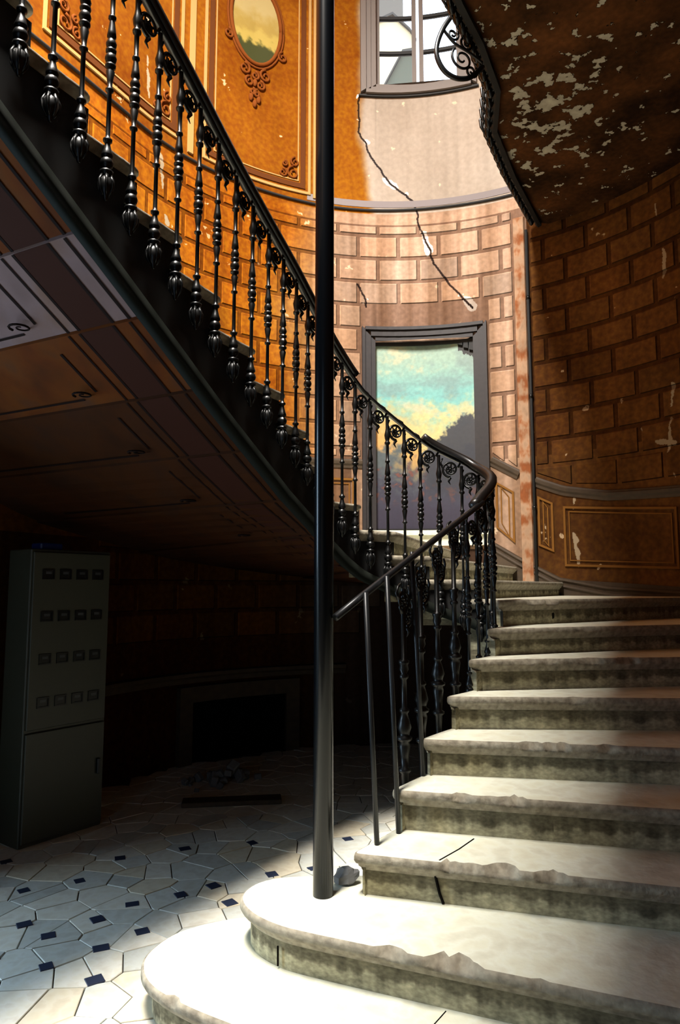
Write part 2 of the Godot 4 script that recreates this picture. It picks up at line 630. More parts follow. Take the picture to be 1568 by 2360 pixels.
func peeling_texture() -> ImageTexture:
	# covers x 0.4 .. 3.4 and d 3 .. 7 of the landing's underside
	var w := 900
	var h := 1200
	var big := noise_bytes(w, h, 0.004, 81, 3)
	var mid := noise_bytes(w, h, 0.016, 82, 5)
	var fine := noise_bytes(w, h, 0.05, 83, 4)
	var out := PackedByteArray()
	out.resize(w * h * 3)
	for y in h:
		var d := 3.0 + float(y) / h * 4.0
		for x in w:
			var i := y * w + x
			var px := 0.4 + float(x) / w * 3.0
			var nb := (big[i] - 128) / 128.0
			var n := (mid[i] - 128) / 128.0 + (fine[i] - 128) / 128.0 * 0.35
			var c := Color(0.24, 0.145, 0.075) * (1.0 + nb * 0.5 + (fine[i] - 128) / 128.0 * 0.2)
			# along / across the flight
			var q := Vector2(px, d) - Vector2(1.62, 5.1)
			var al := q.dot(AX)
			var la := q.dot(LAT)
			var zone := exp(-pow(al / 0.95, 2.0) - pow((la - 0.05) / 0.55, 2.0))
			if n + zone * 0.62 > 0.72:
				c = Color(0.66, 0.63, 0.56) * (0.85 + n * 0.2)
			elif n + zone * 0.62 > 0.66:
				c = Color(0.12, 0.08, 0.05)
			out[i * 3] = int(clampf(c.r, 0, 1) * 255)
			out[i * 3 + 1] = int(clampf(c.g, 0, 1) * 255)
			out[i * 3 + 2] = int(clampf(c.b, 0, 1) * 255)
	return tex_from(out, w, h)

func mural_texture() -> ImageTexture:
	var w := 384
	var h := 768
	var cl := noise_bytes(w, h, 0.006, 91, 5, w / 2, h)
	var fine := noise_bytes(w, h, 0.05, 92, 4)
	var mid := noise_bytes(w, h, 0.02, 93, 4)
	var out := PackedByteArray()
	out.resize(w * h * 3)
	for y in h:
		var v := float(y) / h
		for x in w:
			var i := y * w + x
			var u := float(x) / w
			var n := (cl[i] - 128) / 128.0
			var f := (fine[i] - 128) / 128.0
			var m := (mid[i] - 128) / 128.0
			var c := Color(0.66, 0.78, 0.70).lerp(Color(0.52, 0.80, 0.78), smoothstep(0.05, 0.30, v))
			c = c.lerp(Color(0.88, 0.84, 0.68), smoothstep(-0.1, 0.7, n + 0.2 * sin(v * 26.0 + u * 5.0 + m * 3.0)) * 0.85)
			c = c.lerp(Color(0.50, 0.58, 0.58), smoothstep(0.1, 0.8, -n + m * 0.3) * 0.5)
			var glow := smoothstep(0.26, 0.50, v + m * 0.08)
			c = c.lerp(Color(0.95, 0.86, 0.55), glow * 0.9)
			c = c.lerp(Color(0.93, 0.66, 0.34), glow * smoothstep(0.55, 0.1, u + m * 0.2) * 0.8)
			var land := smoothstep(0.53, 0.60, v + m * 0.05 + 0.02 * sin(u * 7.0))
			var low := Color(0.33, 0.37, 0.38).lerp(Color(0.90, 0.68, 0.36), smoothstep(0.28, 0.0, absf(u - 0.42) + m * 0.12) * smoothstep(0.80, 0.58, v))
			low = low.lerp(Color(0.21, 0.20, 0.28), smoothstep(0.62, 0.80, v + m * 0.10))
			low = low.lerp(Color(0.55, 0.27, 0.18), smoothstep(0.1, 0.6, m + f * 0.3) * smoothstep(0.60, 0.70, v) * smoothstep(0.92, 0.78, v) * 0.7)
			low = low.lerp(Color(0.19, 0.16, 0.25), smoothstep(0.83, 0.90, v + m * 0.03))
			c = c.lerp(low, land)
			# the dark tree on the right
			var tx := 0.92 - 0.10 * smoothstep(0.38, 0.62, v) + 0.04 * m
			var tr := 0.30 * smoothstep(0.33, 0.62, v) + 0.02
			var tree := smoothstep(0.05, -0.03, absf(u - tx) - tr - f * 0.04) * smoothstep(0.37, 0.41, v + f * 0.02) * smoothstep(0.86, 0.72, v)
			c = c.lerp(Color(0.15, 0.16, 0.21), tree * 0.92)
			if v > 0.985 or (u > 0.84 and v < 0.04 + (u - 0.84) * 0.3 + f * 0.015):
				c = Color(0.08, 0.06, 0.05)
			c *= 0.80 * (1.0 + f * 0.06)
			out[i * 3] = int(clampf(c.r, 0, 1) * 255)
			out[i * 3 + 1] = int(clampf(c.g, 0, 1) * 255)
			out[i * 3 + 2] = int(clampf(c.b, 0, 1) * 255)
	return tex_from(out, w, h)

func casing_texture() -> ImageTexture:
	var w := 64
	var h := 1024
	var big := noise_bytes(w, h, 0.02, 101, 4)
	var run := noise_bytes(w, h, 0.02, 102, 4, 4, h / 2)
	var out := PackedByteArray()
	out.resize(w * h * 3)
	for i in w * h:
		var n := (big[i] - 128) / 128.0
		var f := smoothstep(-0.5, 0.7, (run[i] - 128) / 128.0 * 0.6 + n * 0.8)
		var c := Color(0.64, 0.52, 0.42).lerp(Color(0.46, 0.27, 0.16), f) * (1.0 + n * 0.15)
		out[i * 3] = int(clampf(c.r, 0, 1) * 255)
		out[i * 3 + 1] = int(clampf(c.g, 0, 1) * 255)
		out[i * 3 + 2] = int(clampf(c.b, 0, 1) * 255)
	return tex_from(out, w, h)

func oval_texture() -> ImageTexture:
	var w := 192
	var h := 320
	var mid := noise_bytes(w, h, 0.02, 111, 4)
	var out := PackedByteArray()
	out.resize(w * h * 3)
	for y in h:
		for x in w:
			var i := y * w + x
			var m := (mid[i] - 128) / 128.0
			var v := float(y) / h + m * 0.08 + 0.1 * (float(x) / w - 0.5)
			var c := Color(0.62, 0.55, 0.36).lerp(Color(0.56, 0.47, 0.22), smoothstep(0.3, 0.55, v))
			c = c.lerp(Color(0.62, 0.54, 0.26), smoothstep(0.55, 0.66, v))
			c = c.lerp(Color(0.20, 0.21, 0.07), smoothstep(0.70, 0.80, v))
			out[i * 3] = int(c.r * 255)
			out[i * 3 + 1] = int(c.g * 255)
			out[i * 3 + 2] = int(c.b * 255)
	return tex_from(out, w, h)

# ------------------------------------------------------------------ plan of the stair
var turn_dir := {}
var out_s := {}

func plan() -> void:
	inner = {2: Vector2(-0.12, 2.76), 3: Vector2(0.04, 3.0), 4: Vector2(0.22, 3.26), 5: Vector2(0.38, 3.49), 6: Vector2(0.54, 3.71), 7: Vector2(0.69, 3.89), 8: Vector2(0.84, 4.09),
		9: Vector2(0.97, 4.33), 10: Vector2(0.88, 4.56), 11: Vector2(0.60, 4.60), 12: Vector2(0.37, 4.51), 13: Vector2(0.14, 4.37), 14: Vector2(-0.03, 4.20), 15: Vector2(-0.165, 4.02),
		16: Vector2(-0.29, 3.80), 17: Vector2(-0.43, 3.55), 18: Vector2(-0.57, 3.28), 19: Vector2(-0.70, 3.01), 20: Vector2(-0.83, 2.76), 21: Vector2(-0.96, 2.53), 22: Vector2(-1.09, 2.30)}
	rise = {2: 0.34, 3: 0.51, 4: 0.69, 5: 0.865, 6: 1.035, 7: 1.205, 8: 1.362, 9: 1.525, 10: 1.655, 11: 1.81, 12: 1.965, 13: 2.125, 14: 2.32, 15: 2.51}
	turn_dir = {3: -15.4, 4: -13.5, 5: -9.0, 6: -2.5, 7: 7.5, 8: 20.0, 9: 36.0, 10: 60.0, 11: 64.0, 12: 72.0, 13: 95.0, 14: 118.0, 15: 137.0, 16: 148.0}
	for k in range(23, 36):
		inner[k] = inner[22] + Vector2(-0.126, -0.245) * (k - 22)
	for k in range(16, 36):
		rise[k] = 2.51 + 0.168 * (k - 15)
	for k in range(17, 36):
		turn_dir[k] = 180.0 - ANG
	for k in range(3, 36):
		out_s[k] = hit_wall(inner[k], turn_dir[k])

func hit_wall(p: Vector2, deg: float) -> float:
	var d := Vector2(cos(deg_to_rad(deg)), sin(deg_to_rad(deg)))
	var last := 0.0
	var s := -11.0
	while s < 13.0:
		var q := W(s) - p
		var c := d.cross(q)
		if s > -11.0 and c * last <= 0.0 and d.dot(q) > 0.0:
			return s - 0.02 * absf(c) / maxf(absf(c) + absf(last), 1e-6)
		last = c
		s += 0.02
	return 0.0

func I(t: float) -> Vector2:
	var k := clampi(int(floor(t)), 2, 34)
	var f := t - k
	return inner[k].cubic_interpolate(inner[k + 1], inner[maxi(k - 1, 2)], inner[mini(k + 2, 35)], f)

func In(t: float) -> Vector2:   # towards the steps, away from the well
	var d := (I(t + 0.03) - I(t - 0.03)).normalized()
	return Vector2(d.y, -d.x)

func slope_h(t: float) -> float:
	var k := clampi(int(floor(t)), 2, 34)
	return lerpf(rise[k], rise[k + 1], t - k)

func under_h(t: float) -> float:
	var ts := [8.0, 8.6, 11.5, 13.5, 16.0, 40.0]
	var ds := [0.22, 0.23, 0.36, 0.47, 0.57, 0.57]
	for i in 5:
		if t <= ts[i + 1]:
			return slope_h(t) - lerpf(ds[i], ds[i + 1], clampf((t - ts[i]) / (ts[i + 1] - ts[i]), 0.0, 1.0))
	return slope_h(t) - 0.57

func dir_at(t: float) -> float:
	var k := clampi(int(floor(t)), 3, 34)
	return lerpf(turn_dir[k], turn_dir[k + 1], t - k)

var counts := {}
func numbered(parent: Node, called: String) -> String:
	var key := str(parent.get_instance_id()) + called
	counts[key] = counts.get(key, -1) + 1
	return called if counts[key] == 0 else "%s_%03d" % [called, counts[key]]

func part(called: String, st: SurfaceTool, mat: Material, parent: Node) -> MeshInstance3D:
	return obj(numbered(parent, called), st, mat, parent)

func part_mesh(called: String, mesh: Mesh, mat: Material, parent: Node, at := Vector3.ZERO, turn := 0.0) -> MeshInstance3D:
	var o := put(numbered(parent, called), mesh, mat, parent)
	o.position = at
	o.rotation.y = turn
	return o

# ------------------------------------------------------------------ shell
func wall_piece(called: String, s0: float, s1: float, holes: Array, label: String, step: float) -> MeshInstance3D:
	var ss := [s0, s1]
	var hs := [0.0, 0.9, 2.0, 2.93, 5.62, 9.6]
	var s := s0 + step
	while s < s1 - step * 0.4:
		ss.append(s)
		s += step
	for q in holes:
		ss.append_array([q[0], q[1]])
		hs.append_array([q[2], q[3]])
	ss.sort()
	hs.sort()
	var st := begin(false)
	var th := -0.25
	for i in ss.size() - 1:
		for j in hs.size() - 1:
			var a: float = ss[i]
			var b: float = ss[i + 1]
			var lo: float = hs[j]
			var hi: float = hs[j + 1]
			if b - a < 0.0005 or hi - lo < 0.0005:
				continue
			var ms := (a + b) / 2.0
			var mh := (lo + hi) / 2.0
			var hole := false
			for q in holes:
				if ms > q[0] and ms < q[1] and mh > q[2] and mh < q[3]:
					hole = true
			if hole:
				continue
			var c := Color.WHITE
			if (mh > 2.93 and mh < 5.62) or (mh > 0.9 and mh < 2.93 and ms < -0.4):
				c = Color(0.70, 0.67, 0.66)   # the painted mortar lines between the blocks
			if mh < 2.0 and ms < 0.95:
				c = Color(0.45, 0.42, 0.42)   # low wall tint, with the shade under the flight put into it
			st.set_color(c)
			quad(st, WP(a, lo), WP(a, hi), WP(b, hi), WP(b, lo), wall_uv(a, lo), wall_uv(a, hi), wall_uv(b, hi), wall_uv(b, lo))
			st.set_color(Color.WHITE)
			quad(st, WP(b, lo, th), WP(b, hi, th), WP(a, hi, th), WP(a, lo, th))
	for q in holes:
		for e in [[q[0], q[2], q[0], q[3]], [q[0], q[3], q[1], q[3]], [q[1], q[3], q[1], q[2]], [q[1], q[2], q[0], q[2]]]:
			quad(st, WP(e[0], e[1]), WP(e[2], e[3]), WP(e[2], e[3], th), WP(e[0], e[1], th), wall_uv(e[0], e[1]), wall_uv(e[2], e[3]), wall_uv(e[2], e[3]), wall_uv(e[0], e[1]))
	return structure(called, st, M.wall, label, "wall")

var wall_back: MeshInstance3D
const MURAL := [-0.185, 0.875, 2.20, 4.28]
const WIN := [-0.16, 0.80, 7.30, 9.25]

func build_shell() -> void:
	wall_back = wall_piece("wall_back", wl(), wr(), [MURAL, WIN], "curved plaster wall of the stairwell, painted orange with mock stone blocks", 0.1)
	var dh := [wl() - 4.0, wl() - 3.0, 0.0, 2.3]
	wall_piece("wall_left", wl() - 8.2, wl(), [dh], "straight orange plaster wall beside the upper left stair flight", 0.6)
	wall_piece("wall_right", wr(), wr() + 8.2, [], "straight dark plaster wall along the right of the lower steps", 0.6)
	var st := begin()
	prism(st, PackedVector2Array([plan_at(-8.2, -2.95), plan_at(-8.2, 2.95), plan_at(-8.45, 2.95), plan_at(-8.45, -2.95)]), 0.0, 9.6)
	structure("wall_front", st, M.plain_wall, "plain plaster wall behind the foot of the stair", "wall")
	# added unseen door, carrier of the bluish fill light
	st = begin()
	for q in [[0.62, 0.72, 0.0, 2.3], [1.88, 1.98, 0.0, 2.3], [0.72, 1.88, 2.2, 2.3], [0.72, 1.88, 0.0, 0.2], [1.27, 1.33, 0.2, 2.2]]:
		var m := plan_at(-8.17, (q[0] + q[1]) / 2.0)
		box(st, V(m, (q[2] + q[3]) / 2.0), Vector3(LAT.x, 0, -LAT.y) * (q[1] - q[0]) / 2.0, Vector3(0, (q[3] - q[2]) / 2.0, 0), Vector3(AX.x, 0, -AX.y) * 0.03, 0.0)
	var hd := structure("door_2", st, M.window_wood, "added glazed door, unseen in the front wall, carrying a weak bluish fill", "door")
	for e in [[0.72, 1.27], [1.33, 1.88]]:
		st = begin()
		box(st, V(plan_at(-8.17, (e[0] + e[1]) / 2.0), 1.2), Vector3(LAT.x, 0, -LAT.y) * (e[1] - e[0]) / 2.0, Vector3(0, 1.0, 0), Vector3(AX.x, 0, -AX.y) * 0.006, 0.0)
		part("pane", st, M.door_glass, hd)
	# glazed street door, standing ajar in the left wall
	var hinge := plan_at(-3.0, -WR)
	var leaf := Vector2(-0.8, -0.6)
	var bar := func(t: SurfaceTool, a: float, b: float, lo: float, hi: float, half: float) -> void:
		box(t, V(hinge + leaf * (a + b) / 2.0, (lo + hi) / 2.0), Vector3(leaf.x, 0, -leaf.y) * (b - a) / 2.0, Vector3(0, (hi - lo) / 2.0, 0), Vector3(0.6, 0, 0.8) * half, 0.0)
	st = begin()
	for q in [[0.0, 0.07, 0.02, 2.3], [0.95, 1.02, 0.02, 2.3], [0.07, 0.95, 0.02, 0.15], [0.07, 0.95, 2.2, 2.3], [0.49, 0.53, 0.15, 2.2]]:
		bar.call(st, q[0], q[1], q[2], q[3], 0.022)
	quad(st, V(hinge + leaf * 1.02, 0), V(hinge + leaf * 1.02, 2.3), WP(dh[0], 2.3, 0.0), WP(dh[0], 0, 0.0))
	tri(st, V(hinge + leaf * 1.02, 2.3), V(hinge, 2.3), WP(dh[0], 2.3, 0.0))
	tri(st, V(hinge + leaf * 1.02, 0.01), V(hinge, 0.01), WP(dh[0], 0.01, 0.0))
	var dr := structure("door_1", st, M.window_wood, "glazed street door standing ajar in the left wall, bluish daylight behind", "door")
	for e in [[0.07, 0.49], [0.53, 0.95]]:
		st = begin()
		bar.call(st, e[0], e[1], 0.15, 2.2, 0.006)
		part("pane", st, M.door_glass, dr)
	# roof with its lantern
	st = begin()
	for r in [[-8.45, -5.7, -2.95, 2.95], [-2.3, 2.95, -2.95, 2.95], [-5.7, -2.3, -2.95, -0.6], [-5.7, -2.3, 0.72, 2.95]]:
		prism(st, PackedVector2Array([plan_at(r[0], r[2]), plan_at(r[1], r[2]), plan_at(r[1], r[3]), plan_at(r[0], r[3])]), 9.6, 9.85)
	structure("ceiling", st, M.plain_wall, "plaster ceiling high over the stairwell around the roof lantern", "ceiling")
	st = begin()
	prism(st, PackedVector2Array([plan_at(-5.7, -0.6), plan_at(-2.3, -0.6), plan_at(-2.3, 0.72), plan_at(-5.7, 0.72)]), 9.76, 9.80)
	structure("window_2", st, M.skylight_glass, "glazed roof lantern above the open well", "skylight")

func build_floor() -> void:
	var st := begin()
	prism(st, PackedVector2Array([plan_at(-8.45, -2.95), plan_at(2.95, -2.95), plan_at(2.95, 2.95), plan_at(-8.45, 2.95)]), -0.3, 0.0)
	var fl := structure("floor", st, M.floor_grout, "ground floor of broken white marble pieces with small dark square insets", "floor")
	var r := RandomNumberGenerator.new()
	r.seed = 11
	var cell := 0.185
	var nx := 32
	var nd := 32
	var x0 := -3.9
	var d0 := 2.0
	var seeds := []
	for j in nd:
		for i in nx:
			seeds.append(Vector2(x0 + (i + 0.5 + r.randf_range(-0.48, 0.48)) * cell, d0 + (j + 0.5 + r.randf_range(-0.48, 0.48)) * cell))
	var rest := begin()
	var singles := 0
	for j in range(2, nd - 2):
		for i in range(2, nx - 2):
			var p: Vector2 = seeds[j * nx + i]
			var rel := p - WC
			var lat := rel.dot(LAT)
			if rel.length() > WR - 0.02 and rel.dot(AX) > 0.0 or lat < -WR + 0.02 or lat > 0.9:
				continue
			var poly := PackedVector2Array([p + Vector2(-0.4, -0.4), p + Vector2(0.4, -0.4), p + Vector2(0.4, 0.4), p + Vector2(-0.4, 0.4)])
			for b in range(-2, 3):
				for a in range(-2, 3):
					if a == 0 and b == 0:
						continue
					var q: Vector2 = seeds[(j + b) * nx + i + a]
					var n := (q - p).normalized()
					poly = clip(poly, n, n.dot((p + q) / 2.0) - 0.0028)
			if poly.size() < 3:
				continue
			var hi := 0.012 + r.randf_range(-0.0015, 0.0015)
			var near_ok := p.y < 5.0 and p.y > 2.45 and p.x > -0.53 * p.y - 0.1 and p.x < 0.35
			var pm := begin() if near_ok else rest
			stone_piece(pm, poly, hi)
			if near_ok:
				singles += 1
				part("marble_piece", pm, M["floor_piece_%d" % r.randi_range(0, 3)], fl)
			else:
				r.randi_range(0, 3)
	var far := part("marble_paving", rest, M.floor_piece_0, fl)
	far.set_meta("kind", "stuff")
	# dark square insets
	for q in [[-1.86, 3.91], [-1.67, 3.86], [-1.42, 3.98], [-1.05, 3.70], [-0.83, 3.81], [-0.68, 3.92], [-0.56, 3.72], [-1.17, 3.54], [-0.92, 3.42], [-1.34, 3.38], [-1.06, 3.27], [-1.50, 3.49], [-1.00, 3.02], [-1.24, 3.12], [-1.50, 3.19], [-0.38, 4.07], [-0.15, 4.15], [0.02, 4.0], [-1.95, 4.25], [-1.30, 4.30], [-0.95, 4.45], [-0.55, 4.55], [0.05, 4.62]]:
		var st2 := begin()
		var a := r.randf_range(0.2, 0.7)
		var u := Vector2(cos(a), sin(a)) * r.randf_range(0.027, 0.036)
		var v := Vector2(-sin(a), cos(a)) * r.randf_range(0.027, 0.036)
		var c := Vector2(q[0], q[1])
		stone_piece(st2, PackedVector2Array([c - u - v, c + u - v, c + u + v, c - u + v]), 0.0145)
		part("dark_inset", st2, M.floor_inset, fl)

func stone_piece(st: SurfaceTool, poly: PackedVector2Array, hi: float) -> void:
	var c := Vector2.ZERO
	for p in poly:
		c += p
	c /= poly.size()
	var n := poly.size()
	for i in n:
		var a := poly[i]
		var b := poly[(i + 1) % n]
		var ai := a + (c - a).normalized() * 0.003
		var bi := b + (c - b).normalized() * 0.003
		quad(st, V(a, 0.0), V(a, hi - 0.003), V(b, hi - 0.003), V(b, 0.0))
		quad(st, V(a, hi - 0.003), V(ai, hi), V(bi, hi), V(b, hi - 0.003))
		tri(st, V(c, hi), V(bi, hi), V(ai, hi))

func clip(poly: PackedVector2Array, n: Vector2, lim: float) -> PackedVector2Array:
	var out := PackedVector2Array()
	for i in poly.size():
		var a := poly[i]
		var b := poly[(i + 1) % poly.size()]
		var da := n.dot(a) - lim
		var db := n.dot(b) - lim
		if da <= 0.0:
			out.append(a)
		if da * db < 0.0:
			out.append(a.lerp(b, da / (da - db)))
	return out

var landing_edge := [Vector2(2.06, 6.80), Vector2(1.58, 5.95), Vector2(1.27, 5.32), Vector2(1.19, 4.85), Vector2(0.97, 4.40), Vector2(0.77, 4.07)]

func build_landing() -> void:
	var pts := PackedVector2Array(landing_edge)
	pts.append(plan_at(-5.9, 0.444))
	pts.append(plan_at(-5.9, -0.42))
	pts.append(plan_at(-5.9, -2.72))
	pts.append(plan_at(-8.2, -2.72))
	pts.append(plan_at(-8.2, 2.72))
	var s := wr()
	while s > 1.62:
		pts.append(W(s, -0.02))
		s -= 0.2
	var st := begin()
	prism(st, pts, 5.35, 5.62)
	M.peeling.uv1_scale = Vector3(1.0 / 3.0, 0.25, 1)
	M.peeling.uv1_offset = Vector3(-0.4 / 3.0, -0.75, 0)
	var o := structure("ceiling_landing", st, M.peeling, "brown underside of the first floor landing with peeling pale paint", "ceiling")
	var edge := []
	for p in resample(landing_edge + [plan_at(-5.9, 0.444)], 0.1):
		edge.append(V(p, 5.46))
	st = begin()
	sweep(st, edge, [Vector2(-0.02, -0.15), Vector2(0.015, -0.16), Vector2(0.04, -0.13), Vector2(0.03, -0.10), Vector2(0.03, 0.12), Vector2(0.045, 0.14), Vector2(0.045, 0.19), Vector2(-0.02, 0.19)])
	part("fascia", st, M.string, o)

# ------------------------------------------------------------------ steps
const CHIPS := {1: [[-0.62, -0.57, 0.02], [0.1, 0.2, 0.03]], 2: [[0.13, 0.22, 0.035], [0.30, 0.47, 0.06], [0.62, 0.66, 0.015]], 3: [[0.40, 0.43, 0.045], [0.43, 0.56, 0.03], [0.57, 0.69, 0.055], [0.76, 0.86, 0.035]], 4: [[0.50, 0.58, 0.03], [0.63, 0.69, 0.022], [0.70, 0.80, 0.04]],
	5: [[0.52, 0.55, 0.015], [0.86, 0.95, 0.035], [0.97, 1.02, 0.03], [1.03, 1.08, 0.035], [1.22, 1.28, 0.03]], 6: [[1.18, 1.26, 0.03]], 7: [[1.0, 1.09, 0.02], [1.14, 1.21, 0.015], [1.36, 1.48, 0.03], [1.58, 1.70, 0.03]], 8: [[1.5, 1.6, 0.015]], 9: [[1.20, 1.34, 0.03], [1.36, 1.46, 0.05]], 10: [[1.0, 1.1, 0.02]], 11: [], 12: []}
const NOSE := [[0.012, 0.0], [0.004, -0.004], [0.0, -0.013], [0.0, -0.028], [0.007, -0.039], [0.018, -0.044], [0.020, -0.052], [0.034, -0.060], [0.037, -0.070]]

func normals2(path: Array) -> Array:
	var out := []
	for i in path.size():
		var t: Vector2 = (path[mini(i + 1, path.size() - 1)] - path[maxi(i - 1, 0)]).normalized()
		out.append(Vector2(-t.y, t.x))
	return out

func make_step(parent: Node, k: int, path: Array, back: Array, top: float, below: float, foot: float, front_from: int) -> void:
	var ns := 1.0 if k < 13 else 0.6
	var nrm := normals2(path)
	var chip := []
	var n := path.size()
	var grain := noise(FastNoiseLite.TYPE_SIMPLEX_SMOOTH, 6.0, 200 + k, 3)
	for i in n:
		var c := absf(grain.get_noise_1d(i * 0.03)) * 0.006
		if i >= front_from:
			for q in CHIPS.get(k, []):
				var m: float = (path[i].x - q[0]) / (q[1] - q[0])
				if m > 0.0 and m < 1.0:
					c += q[2] * 1.3 * pow(sin(m * PI), 0.35) * (0.8 + 0.7 * grain.get_noise_1d(i * 0.11 + 40.0))
		chip.append(c)
	var st := begin()
	st.set_smooth_group(0)
	var rings := []
	for i in n:
		var ring := []
		for q in NOSE.size():
			var o: float = NOSE[q][0]
			var y: float = NOSE[q][1] * ns
			var c: float = chip[i]
			if q <= 4:
				o = maxf(o, c * [1.0, 0.92, 0.72, 0.42, 0.15][q] + o * 0.6)
			ring.append(V(path[i] + nrm[i] * o, top + y))
		rings.append(ring)
	var L := 0.0
	for i in n - 1:
		var d: float = path[i].distance_to(path[i + 1])
		for q in NOSE.size() - 1:
			quad(st, rings[i][q], rings[i + 1][q], rings[i + 1][q + 1], rings[i][q + 1])
		L += d
	var nose_mesh := mesh_of(st)
	st = begin()
	var poly := PackedVector2Array()
	for i in n:
		poly.append(Vector2(rings[i][0].x, -rings[i][0].z))
	for p in back:
		poly.append(p)
	poly_face(st, poly, top, true)
	var tread_mesh := mesh_of(st)
	# riser
	st = begin(false)
	L = 0.0
	for i in n - 1:
		var d: float = path[i].distance_to(path[i + 1])
		var a: Vector2 = path[i] + nrm[i] * 0.045
		var b: Vector2 = path[i + 1] + nrm[i + 1] * 0.045
		var vt := 0.06 * ns / (top - below)
		var vb := (top - foot) / (top - below)
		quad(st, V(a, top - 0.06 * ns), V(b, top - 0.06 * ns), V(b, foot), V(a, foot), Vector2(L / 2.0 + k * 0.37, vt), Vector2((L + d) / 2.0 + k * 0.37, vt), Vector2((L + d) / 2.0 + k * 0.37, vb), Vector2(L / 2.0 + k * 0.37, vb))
		L += d
	var o := part("step", st, M.riser, parent)
	put("tread", tread_mesh, M.marble, o)
	put("nosing", nose_mesh, M.nosing, o)

func crack(parent: Node, pts: Array, wide: float) -> void:
	var st := begin()
	tube(st, pts, wide, wide, 5)
	part("crack", st, M.crack, parent)

func riser_patch(sc: Node, k: int, pts: Array) -> void:
	var d := Vector2(cos(deg_to_rad(turn_dir[k])), sin(deg_to_rad(turn_dir[k])))
	var n := Vector2(-d.y, d.x)
	var flat := PackedVector2Array(smooth2(pts + [pts[0]], 0.02).slice(0, -1))
	var st := begin()
	var ix := Geometry2D.triangulate_polygon(flat)
	for i in range(0, ix.size(), 3):
		var v := []
		for j in 3:
			var q := flat[ix[i + j]]
			v.append(V(inner[k] + d * ((q.x - inner[k].x) / d.x) + n * 0.0435, q.y))
		tri(st, v[0], v[1], v[2])
	part("stain", st, M.stain, sc.get_node("step" if k == 1 else "step_%03d" % (k - 1)))

